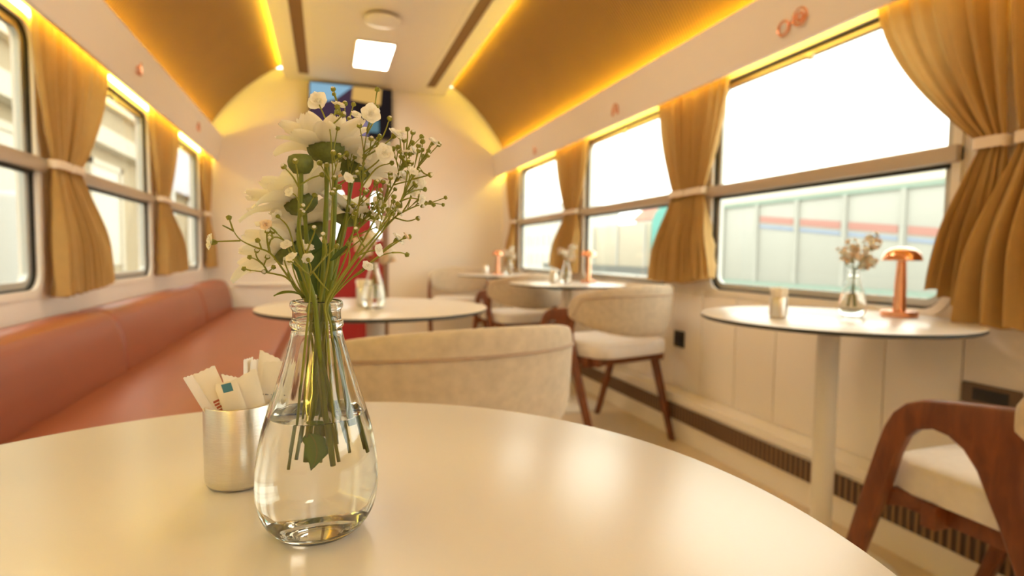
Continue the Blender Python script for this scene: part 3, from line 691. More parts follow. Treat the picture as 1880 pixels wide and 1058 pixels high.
def spray(label, main, y0, y1, foot, twigs, rnd_twigs=0, seed=0, r0=.00072, lens=(14, 40), up=.6):
    """main: pixel polyline from neck upwards; depth runs y0..y1 behind/in front of the vase axis"""
    rnd = random.Random(seed); n = len(main)
    pts = [at(px, py, VY+y0+(y1-y0)*(i/(n-1))) for i, (px, py) in enumerate(main)]
    nk = pts[0]; full = foot_path(nk, *foot)+pts; sm = catmull(full, 6); k = len(sm)
    root = empty('gypsophila_spray', (VX, VY, TZ), label=label, cat='flower', group='gypsophila sprays in the nearest vase')
    b = MB(); O = root.location
    rad = [r0*1.15-(r0*.75)*max(0, (i/(k-1)-.3)/.7) for i in range(k)]
    b.tube([p-O for p in sm], rad, 6)
    ends = []
    def endof(pl, kind, sc_=1.0):
        d_ = (pl[-1]-pl[-2]).normalized(); ends.append((pl[-1], d_, kind, sc_))
    for tw in twigs:
        kind, pl = tw[0], tw[1:]
        # depth of the twig follows the main stem point nearest its root
        r_ = pl[0]; best = min(range(len(pts)), key=lambda i: (main[i][0]-r_[0])**2+(main[i][1]-r_[1])**2); Yb = pts[best].y
        base = [at(px, py, Yb+(.004*j*(1 if (seed+len(ends)) % 2 else -1))) for j, (px, py) in enumerate(pl)]
        q = catmull(base, 5); b.tube([p-O for p in q], [.00055-.00018*i/(len(q)-1) for i in range(len(q))], 5); endof(q, kind)
    for j in range(int(rnd_twigs*1.5)):
        t = rnd.uniform(.5, .98); i = int((len(sm)-1)*t); p = sm[i]
        if p.z < TZ+.182: continue
        tan = (sm[min(i+1, k-1)]-sm[i-1]).normalized()
        d_ = (tan+Vector((rnd.uniform(-.9, .9), rnd.uniform(-.9, .9), rnd.uniform(-.2, up)))).normalized(); L = rnd.uniform(lens[0]*1.15, lens[1]*1.25)*.000345
        q = [p, p+d_*L*.5+Vector((0, 0, .001)), p+d_*L+Vector((0, 0, rnd.uniform(-.001, .002)))]
        if rnd.random() < .5:
            d2 = (d_+Vector((rnd.uniform(-.7, .7), rnd.uniform(-.7, .7), .4))).normalized(); q2 = [q[1], q[1]+d2*L*.35, q[1]+d2*L*.6]
            q2 = catmull(q2, 4); b.tube([p_-O for p_ in q2], .00035, 5); endof(q2, 'bud', rnd.uniform(.75, 1.05))
        q = catmull(q, 4); b.tube([p_-O for p_ in q], .00032, 5); endof(q, 'bud' if rnd.random() < .8 else 'small', rnd.uniform(.8, 1.1))
    b.build('branches', M['stem2'], root, angle=180)
    for p, d_, kind, s_ in ends:
        if kind == 'bud': place('bud', BUD, root, p+d_*.0012, d_, .00155*s_)
        elif kind == 'none': pass
        elif kind == 'pink': place('blossom', BLP, root, p+d_*.002, d_, .0036*s_)
        elif kind == 'small': place('blossom', rnd.choice(BL), root, p+d_*.002, d_, .0037*s_)
        elif kind == 'face': place('blossom', rnd.choice(BL), root, p+d_*.002, (d_*.25+Vector((rnd.uniform(-.15, .15), -1, .05))), .0060*s_)
        else: place('blossom', rnd.choice(BL), root, p+d_*.002, d_*.7+Vector((0, -.6, .1)), .0054*s_)
    return root
spray('gypsophila spray arching far out over the bench with one round white blossom at the tip', [(570, 556), (549, 537), (521, 497), (496, 465), (466, 453), (441, 440), (428, 423)], .0, -.012, (610, .030, .004),
      [('bud', (428, 423), (424, 411), (421, 402)), ('none', (428, 424), (419, 419), (409, 414)), ('blossom', (441, 442), (415, 443), (393, 444)), ('bud', (496, 465), (491, 440), (491, 428)), ('pink', (494, 463), (490, 440), (490, 422)), ('bud', (492, 455), (497, 440), (500, 428)), ('bud', (480, 458), (477, 448), (474, 443)), ('none', (556, 548), (530, 500), (522, 478)), ('none', (562, 550), (543, 510), (535, 480)), ('none', (552, 542), (538, 525), (528, 500))], 6, 3, lens=(10, 26))
spray('low gypsophila spray drooping toward the sachet cup', [(562, 556), (548, 532), (526, 510), (508, 504), (492, 501), (472, 498), (454, 496)], .006, .02, (604, .041, -.006),
      [('bud', (460, 497), (453, 495), (449, 494)), ('bud', (492, 501), (483, 486), (474, 477), (470, 468), (471, 462)), ('bud', (483, 486), (474, 479), (466, 475), (460, 473)), ('bud', (484, 488), (487, 480), (490, 474)), ('bud', (492, 500), (497, 496), (501, 492)), ('bud', (494, 501), (489, 499), (486, 499))], 3, 5, lens=(8, 20))
spray('upright gypsophila spray with pale pink tips on the bench side of the bouquet', [(574, 556), (560, 520), (545, 480), (534, 455), (520, 440), (508, 428)], -.012, -.02, (560, .036, .01),
      [('pink', (508, 428), (500, 420), (492, 415)), ('small', (543, 470), (530, 420), (513, 400)), ('small', (545, 480), (535, 470), (528, 455)), ('small', (548, 490), (540, 484), (533, 480)), ('bud', (520, 440), (510, 436), (500, 436)), ('blossom', (552, 500), (560, 482), (562, 462))], 6, 8, lens=(10, 26))
spray('gypsophila spray climbing along the closed green bud', [(577, 556), (566, 500), (552, 430), (549, 380), (549, 345)], -.016, -.022, (600, .045, -.01),
      [('bud', (549, 345), (538, 325), (524, 309)), ('bud', (551, 340), (570, 328), (588, 322)), ('bud', (549, 345), (546, 318), (543, 300)), ('bud', (551, 400), (565, 380), (576, 362)), ('bud', (560, 470), (576, 430), (577, 420))], 3, 12, lens=(10, 24))
spray('tall thin gypsophila spray ending in the open white blossom before the television', [(588, 556), (603, 480), (609, 400), (611, 330), (608, 260), (605, 235)], -.012, -.020, (565, .033, .006),
      [('face', (605, 235), (594, 210), (585, 190)), ('bud', (606, 232), (618, 222), (628, 212)), ('bud', (609, 300), (622, 290), (634, 283)), ('small', (610, 350), (626, 338), (636, 330))], 7, 21, up=1)
spray('gypsophila spray with two little buds high in front of the television', [(592, 556), (618, 480), (636, 400), (640, 320), (634, 260), (628, 220)], .010, .02, (575, .05, -.008),
      [('bud', (628, 220), (622, 195), (613, 168)), ('bud', (634, 250), (640, 225), (648, 195)), ('small', (636, 262), (646, 232), (652, 216)), ('face', (637, 280), (640, 262), (640, 244)), ('blossom', (640, 330), (660, 300), (668, 286))], 9, 22, up=1)
spray('tallest gypsophila spray, one bud above all others', [(597, 556), (628, 490), (650, 420), (664, 340), (668, 280), (674, 240)], -.005, -.015, (590, .028, .012),
      [('bud', (674, 240), (686, 205), (692, 168)), ('face', (674, 238), (678, 225), (680, 214)), ('bud', (674, 245), (690, 215), (692, 200)), ('bud', (668, 280), (700, 255), (714, 222)), ('blossom', (666, 290), (700, 270), (722, 250)), ('face', (664, 320), (690, 300), (702, 286)), ('bud', (660, 350), (690, 310), (716, 300))], 10, 31, up=1)
spray('gypsophila spray leaning toward the windows, topped by a bud pair', [(600, 556), (640, 490), (690, 400), (722, 340), (740, 300), (746, 275)], .004, -.01, (600, .044, .0),
      [('bud', (746, 275), (748, 255), (748, 240)), ('bud', (744, 285), (753, 262), (757, 247)), ('blossom', (740, 300), (736, 270), (734, 250)), ('face', (722, 340), (740, 335), (757, 332)), ('bud', (730, 320), (748, 300), (752, 286)), ('bud', (705, 370), (712, 345), (716, 330))], 14, 41, up=.9)
spray('gypsophila spray reaching out to a cluster of buds near the far lamps', [(603, 556), (650, 480), (700, 420), (735, 370), (760, 320), (772, 300)], -.014, -.022, (625, .038, -.006),
      [('bud', (772, 300), (776, 295), (777, 289)), ('bud', (755, 330), (775, 325), (787, 322)), ('face', (745, 352), (756, 348), (764, 338)), ('small', (735, 370), (752, 364), (768, 366)), ('bud', (740, 360), (762, 350), (777, 348)), ('none', (768, 306), (778, 318), (788, 322))], 14, 43, up=.8)
spray('gypsophila spray bending sideways with its last bud farthest from the vase', [(600, 557), (645, 500), (690, 440), (725, 400), (752, 383), (775, 376)], .012, .016, (580, .045, .01),
      [('bud', (775, 376), (785, 375), (794, 376)), ('bud', (725, 400), (748, 406), (764, 402)), ('bud', (735, 392), (760, 380), (779, 374)), ('blossom', (740, 388), (750, 372), (755, 356)), ('small', (690, 440), (712, 410), (716, 396))], 13, 47, up=.8)
spray('lowest gypsophila spray on the window side, drooping bud at the end', [(605, 557), (630, 525), (665, 495), (700, 470), (720, 464)], -.008, -.014, (640, .036, .002),
      [('bud', (720, 464), (735, 464), (745, 467)), ('pink', (665, 495), (705, 462), (740, 438)), ('blossom', (690, 476), (715, 452), (727, 442)), ('small', (650, 508), (664, 500), (672, 492)), ('bud', (690, 476), (715, 450), (748, 436))], 9, 53, up=.7)
spray('forked gypsophila spray in front of the thick stems, small blossom in its fork', [(568, 557), (569, 530), (569, 506)], -.026, -.030, (553, .034, -.012),
      [('small', (569, 506), (571, 492), (567, 480)), ('small', (569, 506), (555, 494), (540, 477)), ('bud', (569, 506), (592, 478), (615, 455)), ('none', (575, 500), (590, 520), (603, 534)), ('bud', (592, 478), (600, 462), (597, 446)), ('bud', (600, 470), (596, 440), (594, 432))], 2, 59, lens=(8, 18))
spray('short gypsophila spray in the middle, level with the door windows', [(594, 556), (612, 500), (640, 440), (668, 405), (690, 390)], .018, .028, (570, .040, .014),
      [('face', (690, 390), (694, 384), (697, 376)), ('bud', (668, 405), (690, 380), (697, 366)), ('small', (655, 420), (662, 395), (664, 382)), ('small', (640, 440), (672, 425), (690, 418)), ('bud', (650, 428), (678, 402), (690, 400)), ('bud', (625, 470), (650, 450), (663, 440))], 12, 61, up=.8)
spray('wispy gypsophila spray crossing in front of the red door', [(598, 556), (625, 510), (655, 470), (684, 440), (700, 415)], -.02, -.03, (612, .046, -.012),
      [('bud', (700, 415), (708, 400), (712, 388)), ('small', (655, 470), (676, 462), (690, 460)), ('bud', (640, 490), (642, 470), (640, 452)), ('bud', (670, 455), (660, 440), (655, 425))], 12, 67, up=.8)

def petals_mb(b, c, n, cnt, L, W, rings, seed, cup=.25):
    rnd = random.Random(seed); u, w, n = frame_from(n)
    for ring in range(rings):
        for k in range(cnt):
            a = 2*PI*(k+.5*ring)/cnt+rnd.uniform(-.12, .12); e = cup+.22*ring+rnd.uniform(-.10, .14); Lk = L*(1-.14*ring)*rnd.uniform(.85, 1.08); Wk = W*rnd.uniform(.85, 1.1); dr = rnd.uniform(.05, .5); tw = rnd.uniform(-.35, .35)
            d_ = u*math.cos(a)+w*math.sin(a); side = n.cross(d_)
            def f(uu, v, d_=d_, side=side, e=e, Lk=Lk, Wk=Wk, dr=dr, tw=tw):
                s = v*Lk; ang = e+.35*v-dr*v*v*1.2; rr = .004+s*math.cos(ang*.8); zz = .0015*ring+s*math.sin(ang)*.75
                x = 2*uu-1; ww = Wk*.5*(math.sin(PI*min(1, .12+.82*v))**.6)*(1-.12*(v > .93))
                return c+d_*rr+side*(x*ww)+n*(zz+.18*Wk*x*x*(1-v*.5)+tw*x*ww*.5-.05*Wk*math.cos(x*8))
            b.grid(7, 12, f)
def chrys(label, stem_px, y0, y1, foot, nrm, L, cnt=15, rings=2, seed=1, W=.0095, r=.0016, head=True, cup=.25):
    n = len(stem_px); pts = [at(px, py, VY+y0+(y1-y0)*i/(n-1)) for i, (px, py) in enumerate(stem_px)]
    root = empty('chrysanthemum', (VX, VY, TZ), label=label, cat='flower', group='white chrysanthemums in the nearest vase'); O = root.location
    sm = catmull(foot_path(pts[0], *foot)+pts, 6); b = MB(); b.tube([p-O for p in sm], [r*.9+.0002*math.sin(i*.7) for i in range(len(sm))], 10); b.build('stem', M['stem'], root, angle=180)
    c = pts[-1]-O; N_ = Vector(nrm).normalized(); u, w, N_ = frame_from(N_)
    def bowl(prof, m_, name, rnd=0):
        b = MB(); k = len(prof); ns = 28
        vs = []
        for i in range(ns):
            a = 2*PI*i/ns; wob = 1+rnd*math.sin(a*13)
            for rr, zz in prof: vs.append(c+(u*math.cos(a)+w*math.sin(a))*rr*wob+N_*zz)
        b.add(vs, [(i*k+j, ((i+1) % ns)*k+j, ((i+1) % ns)*k+j+1, i*k+j+1) for i in range(ns) for j in range(k-1)]); b.build(name, m_, root, angle=180)
    if head:
        bowl([(.0014, -.0045), (.0045, -.0040), (.0082, -.0015), (.0098, .0022), (.0100, .0050), (.006, .0058), (0, .006)], M['calyx'], 'calyx', .09)
        b = MB(); petals_mb(b, c+N_*.004, N_, cnt, L, W, rings, seed, cup); b.build('petals', M['petal'], root, angle=180)
        bowl([(.0, .006), (.007, .007), (.0078, .0095), (.005, .0125), (0, .0135)], M['pollen'], 'flower_centre', .04)
    else:
        bowl([(.0014, -.007), (.004, -.0065), (.0062, -.003), (.0066, .0), (.0058, .003), (.0035, .0042), (0, .0045)], M['calyx'], 'closed_bud', .09)
    return root
chrys('white chrysanthemum highest in the bouquet, its dark calyx seen from below', [(590, 556), (594, 480), (598, 400), (600, 330), (600, 285)], -.004, .0, (575, .034, -.002), (-.10, .12, 1), .028, 10, 3, 11, W=.0130, cup=.16)
chrys('white chrysanthemum leaning out over the bench, second highest', [(574, 556), (570, 500), (563, 440), (560, 400), (557, 380)], .016, .026, (612, .050, .012), (-.42, .10, .9), .037, 9, 3, 12, W=.0155, cup=.12)
chrys('lower white chrysanthemum hanging behind the long gypsophila branch', [(566, 556), (553, 520), (545, 490), (536, 470)], .030, .060, (620, .046, .016), (-.55, .3, .75), .036, 9, 2, 13, W=.0155, cup=.15)
chrys('white chrysanthemum behind the gypsophila cloud, spiky calyx before the door lamp', [(602, 556), (622, 470), (636, 400), (643, 350), (646, 318)], .022, .035, (585, .036, .016), (.42, .15, .9), .031, 10, 3, 14, W=.013, cup=.20)
chrys('white chrysanthemum in the heart of the bouquet in front of the red door', [(597, 556), (610, 500), (622, 440), (632, 402)], .034, .046, (596, .047, .018), (.35, -.15, .9), .027, 9, 2, 15, W=.0135, cup=.25)
chrys('white chrysanthemum low behind the thick stems', [(586, 556), (583, 500), (578, 450), (572, 428)], .040, .052, (590, .05, .02), (-.25, .1, .95), .030, 9, 2, 16, W=.0140, cup=.30)
chrys('closed green chrysanthemum bud on its own thick stem', [(578, 556), (562, 500), (549, 440), (551, 380), (553, 320), (552, 297)], -.020, -.012, (606, .033, -.010), (-.06, -.1, 1), .02, head=False, seed=17, r=.0015)
def bare_stem(label, px, y0, y1, foot, r=.0016, m_='stem'):
    n = len(px); pts = [at(a, c, VY+y0+(y1-y0)*i/(n-1)) for i, (a, c) in enumerate(px)]
    root = empty('cut_flower', (VX, VY, TZ), label=label, cat='stem', group='cut stems in the nearest vase'); O = root.location
    sm = catmull(foot_path(pts[0], *foot)+pts, 6); b = MB(); b.tube([p-O for p in sm], r, 8); b.build('stem', M[m_], root, angle=180); return root, pts
bare_stem('bare thick green stem rising beside the highest chrysanthemum stem', [(600, 556), (608, 480), (613, 400), (614, 350), (616, 322)], .006, .012, (594, .046, .004), .0016)
bare_stem('thin olive stem at the bench side of the vase neck', [(566, 556), (562, 530), (555, 500), (545, 470)], -.004, -.004, (622, .043, -.002), .0011)
bare_stem('short stem whose cut end hangs alone near the window side of the vase', [(600, 556), (604, 540), (610, 515)], -.010, -.010, (648, .036, -.004), .0012)
# leaves
def leaf(label, base, tip, mid, width, nrm, m_='leaf', lobes=0):
    root = empty('leaf', base, label=label, cat='leaf', group='loose leaves in the nearest vase'); base = Vector(base); tip = Vector(tip); mid = Vector(mid)
    b = MB(); nrm = Vector(nrm).normalized()
    def f(u, v):
        p = base.lerp(mid, v).lerp(mid.lerp(tip, v), v); t = (tip-base).normalized(); side = t.cross(nrm).normalized()
        x = 2*u-1; w = width*math.sin(PI*(v**.8))**.8*(1+(.16*math.sin(v*PI*2*lobes) if lobes else 0))
        return p+side*x*w-nrm*(.25*abs(x)*w)-base
    b.grid(7, 18, f); o = b.build('blade', M[m_], root, angle=180); md = o.modifiers.new('thickness', 'SOLIDIFY'); md.thickness = .0004
    b = MB(); b.tube([base.lerp(mid, t/10).lerp(mid.lerp(tip, t/10), t/10)-base-nrm*.0002 for t in range(11)], .0004, 5); b.build('midrib', M['stem'], root)
    return root
A_ = lambda x, y, dy: at(x, y, VY+dy)
leaf('slim leaf curling out over the vase rim toward the bench', A_(566, 550, 0), A_(503, 543, -.02), A_(535, 522, -.01), .0022, (0, -.4, 1), 'stem')
leaf('dark broad leaf between the thick stems just above the rim', A_(585, 545, .012), A_(606, 445, .02), A_(578, 480, .014), .0075, (0, -1, .1), 'leaf', 2)
leaf('dark leaf deep in the bouquet below the leaning chrysanthemum', A_(572, 520, .02), A_(545, 445, .03), A_(556, 490, .024), .0065, (0, -1, .2), 'leaf', 2)
leaf('second dark leaf shaded behind the middle stems', A_(590, 520, .026), A_(570, 420, .034), A_(580, 470, .03), .0085, (0, -1, 0), 'leaf', 1)
leaf('narrow dark leaf crossing before the red door', A_(606, 480, -.004), A_(648, 442, -.006), A_(625, 462, -.004), .0013, (0, -1, .3), 'leaf')
leaf('green leaf sunk in the vase water', Vector((VX-.004, VY-.008, TZ+.062)), Vector((VX-.003, VY-.012, TZ+.042)), Vector((VX+.003, VY-.012, TZ+.054)), .0058, (.1, -1, .1), 'leaf_bright', 2)

# ------------------------------------------------------------------ steel cup and sachets
def make_cup(loc, label, rad=.0240, h=.0595):
    r = empty('sachet_cup', loc, label=label, cat='cup', group='steel sachet cups')
    b = MB(); o = [(0, .0), (rad-.006, .0), (rad-.0025, .0012), (rad-.0006, .004), (rad, .0085), (rad, h-.0006), (rad-.0004, h), (rad-.0012, h), (rad-.0014, h-.0008), (rad-.0014, .009), (rad-.004, .0025), (0, .0018)]
    b.lathe(o, 72, cap=False); b.build('steel_body', M['steel'], r, angle=60); return r
CUPX, CUPY = -.0605, .445
make_cup((CUPX, CUPY, TZ), 'brushed steel cup of paper sachets beside the big vase')
def sachet(base, top, wdir, width, label, marks=(), th=.0016, curl=0, group='paper sachets in the nearest cup', jag=True, seed=0):
    base = Vector(base); top = Vector(top); ax = top-base; L = ax.length; t = ax/L; w = Vector(wdir); w = (w-t*w.dot(t)).normalized(); n = w.cross(t)
    if n.y > 0: n = -n
    root = empty('sugar_sachet', base, label=label, cat='sachet', group=group); b = MB(); NU, NV = 9, 22
    def pt(u, v, s):
        x = 2*u-1; puff = th*(1-abs(x)**4)*min(1, v*8)*min(1, (1-v)*9); zig = (.00035*(1 if int(u*8) % 2 else -1) if (jag and v > .99) else 0)+v*x*.0035*math.sin(seed*2.4+L*4000)
        return t*(L*v+zig)+w*(x*width/2)+n*(s*puff*.5+curl*v*v*v)
    for s in (1, -1): b.grid(NU, NV, lambda u, v, s=s: pt(u, v, s))
    o = b.build('paper', M['paper'], root, angle=180)
    for kind, u0, u1, v0, v1 in marks:
        b = MB()
        if kind in ('red', 'dark'):
            if kind == 'red': segs = [(v0+(v1-v0)*k/9, v0+(v1-v0)*(k+.7)/9) for k in range(9)]; cells = [(u0+(.0 if k % 3 else .03), u1-(.04 if k % 2 else 0), a, c) for k, (a, c) in enumerate(segs)]
            else: cells = [(u0+(u1-u0)*k/10, u0+(u1-u0)*(k+.75)/10, v0, v1-(.004 if k % 3 == 0 else 0)) for k in range(10) if k not in (3, 7, 8)]
        else: cells = [(u0, u1, v0, v1)]
        for a, c, e, g in cells:
            b.grid(3, 3, lambda u, v: pt(a+(c-a)*u, e+(g-e)*v, 1)+n*.00012)
        b.build('printed_text' if kind != 'blue' else 'printed_square', M['ink_'+kind], root, angle=180)
    return root
def S(px, py, dy): return at(px, py, CUPY+dy)
cb = lambda dx, dy, z=.004: Vector((CUPX+dx, CUPY+dy, TZ+z))
sachet(cb(.010, -.010), S(348, 690, -.004), (.35, .9, .1), .014, 'curled sachet leaning outermost over the cup rim toward the bench', (), .0012, .0)
sachet(cb(.009, -.006), S(374, 680, .0), (.95, .2, 0), .0150, 'sachet with faded red print leaning over the bench side of the cup', (('red', .30, .56, .50, .74),), .002)
sachet(cb(.0150, -.012), S(413, 702, -.010), (1, -.1, 0), .0150, 'sachet with a small blue square at its top edge', (('blue', .30, .74, .905, .985),), .002)
sachet(cb(.015, -.002), S(421, 690, .0), (.9, .5, 0), .010, 'narrow sachet with a pointed torn corner behind the blue square one', (), .002)
sachet(cb(.019, -.011), S(440, 692, -.006), (1, -.05, -.30), .0235, 'broad plain sachet at the front of the cup, slanting away from the vase', (), .0022)
sachet(cb(.004, .008), S(456, 658, .010), (.35, .9, 0), .014, 'thin upright sachet edge pointing up behind the broad sachet', (), .0016)
sachet(cb(.007, .010), S(470, 660, .013), (.5, .85, 0), .013, 'second thin upright sachet beside the printed tall one', (), .0016)
sachet(cb(.010, .012), S(496, 651, .014), (1, .1, 0), .0150, 'tallest sachet with two lines of dark print, next to the vase', (('dark', .2, .8, .68, .695),), .0018)
sachet(cb(.014, .003), S(508, 664, .004), (1, 0, 0), .0175, 'sachet half hidden behind the vase shoulder', (('dark', .02, .5, .70, .712),), .0018)

# ------------------------------------------------------------------ vases, cups and posies on the other tables
def posy(loc, label, n, h, spread, seed, heads=14, big=False):
    rnd = random.Random(seed); out = []
    for k in range(n):
        root = empty('flower_sprig', loc, label=label % ('shortest', 'second shortest', 'second tallest', 'tallest')[k], cat='flower', group='sprigs in the '+label.split(' in the ')[-1])
        a = rnd.uniform(-.5, .5)+k*2*PI/n; tip = Vector((math.cos(a)*spread*rnd.uniform(.55, 1), math.sin(a)*spread*rnd.uniform(.55, 1), h*(.8+.1*k)))
        b = MB(); sm = catmull([Vector((-tip.x*.25, -tip.y*.25, .03)), Vector((tip.x*.06, tip.y*.06, .122)), Vector((tip.x*.15, tip.y*.15, .145)), tip*.80+Vector((0, 0, .01)), tip], 5); b.tube(sm, .0016, 6)
        ends = []
        for j in range(heads):
            i = rnd.randrange(15, len(sm)); p = sm[i]; d_ = Vector((rnd.uniform(-1, 1), rnd.uniform(-1.3, .4), rnd.uniform(.1, 1.2))).normalized(); q = p+d_*rnd.uniform(.008, .03); b.tube([p, q], .0006, 5); ends.append((q, d_))
        b.build('branches', M['stem'], root, angle=180)
        for q, d_ in ends:
            place('blossom', rnd.choice(BL) if rnd.random() < .5 else BLP, root, Vector(loc)+q, d_, rnd.uniform(.006, .009)*(1.2 if big else 1))
for (x, y, where, seed) in ((1.475, 1.245, 'vase on the table under the big window', 3), (.139, 1.765, 'vase on the table beside the bench', 5), (1.42, 3.20, 'vase on the table under the middle window', 7), (1.535, 4.70, 'vase on the far corner table', 9)):
    v_, w_ = make_vase((x, y, TZ), 'small clear '+where, False)
    add_water(w_, (x, y, TZ), 'water in the small '+where, 32)
    posy((x, y, TZ), '%s pale flower sprig in the '+where, 4, .200, .052, seed, 34, True)
def cup_with(x, y, label, n, seed):
    rnd = random.Random(seed); make_cup((x, y, TZ), label)
    for k in range(n):
        a = 2*PI*k/n+.3; dx, dy = .012*math.cos(a), .012*math.sin(a)
        sachet((x+dx*.7, y+dy*.7, TZ+.004), (x+dx*1.9, y+dy*1.9, TZ+.080+.008*rnd.random()), (math.sin(a)+.2, -math.cos(a), 0), .021, 'small sachet standing in the '+label, (), .003, 0, 'sachets in the '+label)
cup_with(1.225, 1.27, 'steel cup on the table under the big window', 9, 1)
cup_with(1.335, 3.20, 'steel cup on the table under the middle window', 5, 2)
cup_with(.115, 1.86, 'pale cup behind the vase on the table beside the bench', 5, 3)
cup_with(1.315, 4.68, 'little cup on the far corner table', 4, 4)

# ------------------------------------------------------------------ outside
M['ground'] = mat('pale_ballast', (.36, .35, .31), .9, var=.12, vscale=2)
M['wagon'] = mat('pale_wagon_paint', (.335, .335, .305), .5, var=.05, vscale=1)
M['wagon2'] = mat('sand_wagon_paint', (.40, .36, .28), .6, var=.08, vscale=1)
M['hazed_red'] = mat('hazed_red', (.36, .17, .145), .5); M['hazed_blue'] = mat('hazed_blue', (.22, .27, .37), .5)  # stripe colours paled: veiling haze is put into the paint
M['seagreen'] = mat('sea_green_paint', (.22, .30, .255), .5); M['turq'] = mat('turquoise_paint', (.07, .30, .27), .5)
M['under'] = mat('underframe', (.12, .13, .12), .7)
M['stone'] = mat('warm_station_render', (.31, .245, .15), .8, var=.06, vscale=1.5); M['stone2'] = mat('pale_cornice', (.46, .41, .32), .7)
M['roofred'] = mat('red_roof', (.42, .22, .17), .8); M['house'] = mat('pale_house', (.45, .44, .41), .8); M['dwin'] = mat('dull_window', (.36, .31, .22), .3)
M['sign'] = mat('lavender_board', (.45, .45, .53), .5)
b = MB(); b.box((-60, -40, -1.15), (90, 90, -1.05)); b.build('ground', M['ground'], smooth=False, kind='structure')
w = empty('railway_wagon', (10, 8, -1.05), label='pale railway wagon with broken red and blue stripes outside the big window', cat='wagon')
def WB(lo, hi): return (lo[0]-10, lo[1]-8, lo[2]+1.05), (hi[0]-10, hi[1]-8, hi[2]+1.05)
b = MB(); b.box(*WB((10, 2.0, .30), (12.6, 12.9, 2.32))); b.build('body', M['wagon'], w, bevel=.05)
b = MB(); o = [(9.95, 2.30), (10.1, 2.50), (10.7, 2.75), (11.3, 2.82), (11.9, 2.75), (12.5, 2.50), (12.65, 2.30)]
b.prism([(x-10, z+1.05) for x, z in o], lambda a, c, d: (a, d-8, c), 1.95, 12.95); b.build('roof', M['wagon2'], w, smooth=False)
b = MB(); b.box(*WB((9.96, 1.98, 2.22), (10.0, 12.92, 2.33))); b.build('roof_gutter', M['seagreen'], w, smooth=False)
b = MB(); b.box(*WB((9.96, 1.98, .10), (12.6, 12.92, .36))); b.build('sill_band', M['seagreen'], w, smooth=False)
b = MB(); b.box(*WB((10.2, 2.2, -.5), (12.4, 12.7, .1))); b.build('underframe', M['under'], w, smooth=False)
for k in range(9):
    y = 2.6+1.22*k; b = MB(); b.box(*WB((9.955, y-.05, .36), (10.0, y+.05, 2.22))); b.build('rib', M['wagon'], w, smooth=False)
for k in range(8):
    ya, yb = 2.6+1.22*k+.09, 2.6+1.22*(k+1)-.09
    z = lambda y: 1.44+(y-7.17)*.110
    for dz, m_, nm in ((0, 'hazed_red', 'red_stripe'), (-.17, 'hazed_blue', 'blue_stripe')):
        if k == 7 or k < 2: continue
        b = MB(); hh = .075 if dz == 0 else .04
        b.prism([(ya, z(ya)-hh+dz), (yb, z(yb)-hh+dz), (yb, z(yb)+hh+dz), (ya, z(ya)+hh+dz)], lambda a, c, d: (d-10, a-8, c+1.05), 9.985, 10.0); b.build(nm, M[m_], w, smooth=False)
for yy in (3.5, 4.9, 10.2, 11.6):
    for xx in (10.35, 12.1):
        b = MB(); b.tube([(xx-10, yy-8, .46), (xx-9.9, yy-8, .46)], .46, 20); b.build('wheel', M['under'], w)
w2 = empty('freight_wagon', (10.3, 20, -1.05), label='sand coloured freight wagon outside the middle window', cat='wagon')
b = MB(); b.box((0, -3.6, 1.6), (2.4, 4.5, 3.15)); b.build('body', M['wagon2'], w2, bevel=.04)
b = MB(); b.box((-.03, -3.7, 1.35), (2.4, 6, 1.62)); b.build('underframe', M['under'], w2, smooth=False)
for k in range(5):
    b = MB(); b.box((-.05, -3.4+1.9*k, 1.62), (.0, -3.3+1.9*k, 3.1)); b.build('rib', M['wagon'], w2, smooth=False)
for yy in (-2.6, -1.4, 2.2, 3.4):
    b = MB(); b.tube([(.3, yy, .46), (.42, yy, .46)], .46, 20); b.build('wheel', M['under'], w2)
tw = empty('tank_wagon', (10.2, 15.38, -1.05), label='turquoise round-topped wagon end outside the middle window', cat='wagon')
o = [(-.75, .0), (.75, 0), (.75, 1.55)]+[(.75*math.cos(a*PI/12), 1.55+.55*math.sin(a*PI/12)) for a in range(1, 12)]+[(-.75, 1.55)]
b = MB(); b.prism(o, lambda a, c, d: (d, a, c+1.5), 0, 2.2); b.build('tank', M['turq'], tw, angle=30)
b = MB(); b.box((-.02, -.9, 1.25), (2.2, .9, 1.5)); b.build('chassis', M['under'], tw, smooth=False)
for yy in (-.5, .5):
    b = MB(); b.tube([(.3, yy, .46), (.42, yy, .46)], .46, 20); b.build('wheel', M['under'], tw)
def house(x, y, wd, dp, h, label, rooftop=True, rm='roofred'):
    r = empty('house', (x, y, -1.05), label=label, cat='building')
    b = MB(); b.box((0, -wd/2, 0), (dp, wd/2, h)); b.build('wall', M['house'], r, smooth=False)
    if rooftop:
        b = MB(); b.prism([(-wd/2-.4, h), (wd/2+.4, h), (0, h+1.6)], lambda a, c, d: (d, a, c), -.4, dp+.4); b.build('roof', M[rm], r, smooth=False)
    for k in range(int(wd/2)):
        for l in range(int(h/2.4)):
            b = MB(); b.box((-.06, -wd/2+.6+2*k, .9+2.4*l), (.02, -wd/2+1.6+2*k, 2.2+2.4*l)); b.build('window', M['dwin'], r, smooth=False)
house(30, 47, 7, 8, 5.6, 'distant house with a low red roof behind the sand coloured wagon')
house(26, 68, 14, 8, 8.2, 'pale distant apartment block behind the far window', False)
st = empty('station_building', (-5, 14, -1.05), label='warm rendered station building outside the bench windows', cat='building')
b = MB(); b.box((-3, -30, 0), (0, 22, 6.2)); b.build('wall', M['stone'], st, smooth=False)
b = MB(); b.box((-.0, -30, 4.35), (.28, 22, 4.75)); b.build('cornice', M['stone2'], st, smooth=False)
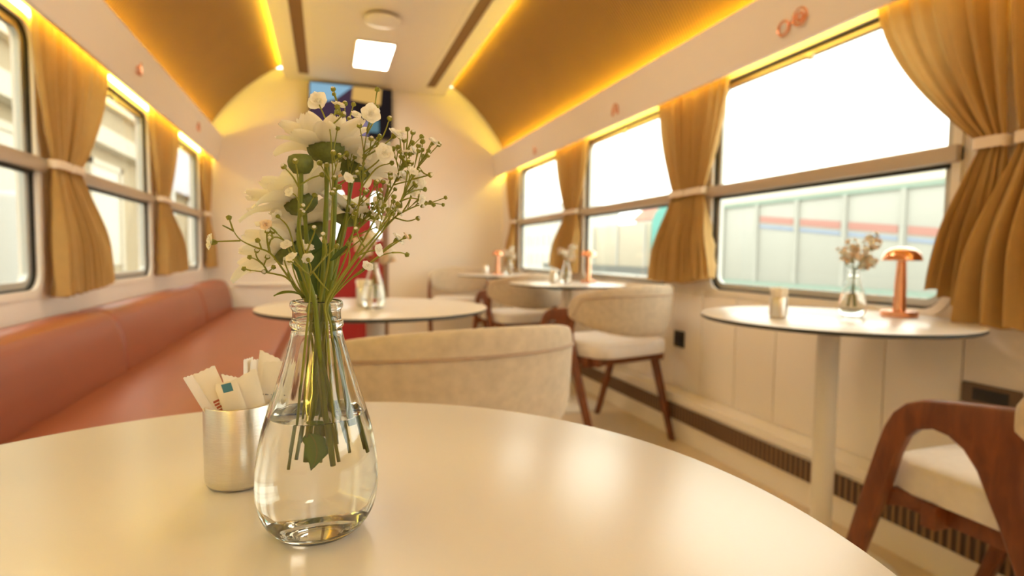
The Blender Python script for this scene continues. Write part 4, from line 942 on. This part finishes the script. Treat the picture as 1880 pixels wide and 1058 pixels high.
b = MB(); b.box((-.0, -30, 5.4), (.18, 22, 5.55)); b.build('cornice', M['stone2'], st, smooth=False)
b = MB(); b.box((-.0, -30, .0), (.12, 22, 1.3)); b.build('plinth', M['stone2'], st, smooth=False)
for k in range(9):
    b = MB(); b.box((-.05, -22+4.6*k, 1.6), (.03, -20.2+4.6*k, 3.9)); f_ = b.build('window', M['dwin'], st, smooth=False)
    b = MB(); b.box((.0, -22.15+4.6*k, 1.45), (.06, -22.0+4.6*k, 4.05)); b.box((.0, -20.2+4.6*k, 1.45), (.06, -20.05+4.6*k, 4.05)); b.box((.0, -22.15+4.6*k, 3.9), (.06, -20.05+4.6*k, 4.05)); b.build('window_surround', M['stone2'], st, smooth=False)
bd = empty('notice_board', (-4.7, 22.6, -1.05), label='lavender white board standing outside the last bench window', cat='board')
b = MB(); b.box((0, -2.4, 3.9), (.12, 2.4, 6.2)); b.build('panel', M['sign'], bd, bevel=.02)
for yy in (-2.1, 2.1):
    b = MB(); b.tube([(.06, yy, 0), (.06, yy, 3.9)], .07, 10); b.build('post', M['alu_grey'], bd)
van = empty('white_cabinet', (-4.3, 9.9, -1.05), label='white rounded cabinet outside the nearest bench window', cat='cabinet')
b = MB(); b.box((0, -.65, 0), (.5, .65, 2.75)); b.build('body', mat('cabinet_white', (.50, .50, .48), .4), van, bevel=.1, seg=4)
b = MB(); b.box((.5, -.5, 1.0), (.52, .5, 1.08)); b.build('handle', M['alu_grey'], van, bevel=.01)

# ------------------------------------------------------------------ daylight and render settings
wd = bpy.data.worlds.new('overcast_sky'); sc.world = wd; wd.use_nodes = True; nt = wd.node_tree; nt.nodes.clear()
bg = nt.nodes.new('ShaderNodeBackground'); ow = nt.nodes.new('ShaderNodeOutputWorld'); bg.inputs[0].default_value = (1, .99, .95, 1); bg.inputs[1].default_value = 2.55; nt.links.new(bg.outputs[0], ow.inputs[0])
sc.view_settings.view_transform = 'Standard'; sc.view_settings.look = 'None'; sc.view_settings.exposure = 1.0; sc.view_settings.gamma = 1.0
cy = sc.cycles
cy.max_bounces = 16; cy.diffuse_bounces = 6; cy.glossy_bounces = 6; cy.transmission_bounces = 14; cy.transparent_max_bounces = 16; cy.sample_clamp_indirect = 6; cy.use_denoising = True; cy.caustics_refractive = True; cy.caustics_reflective = True
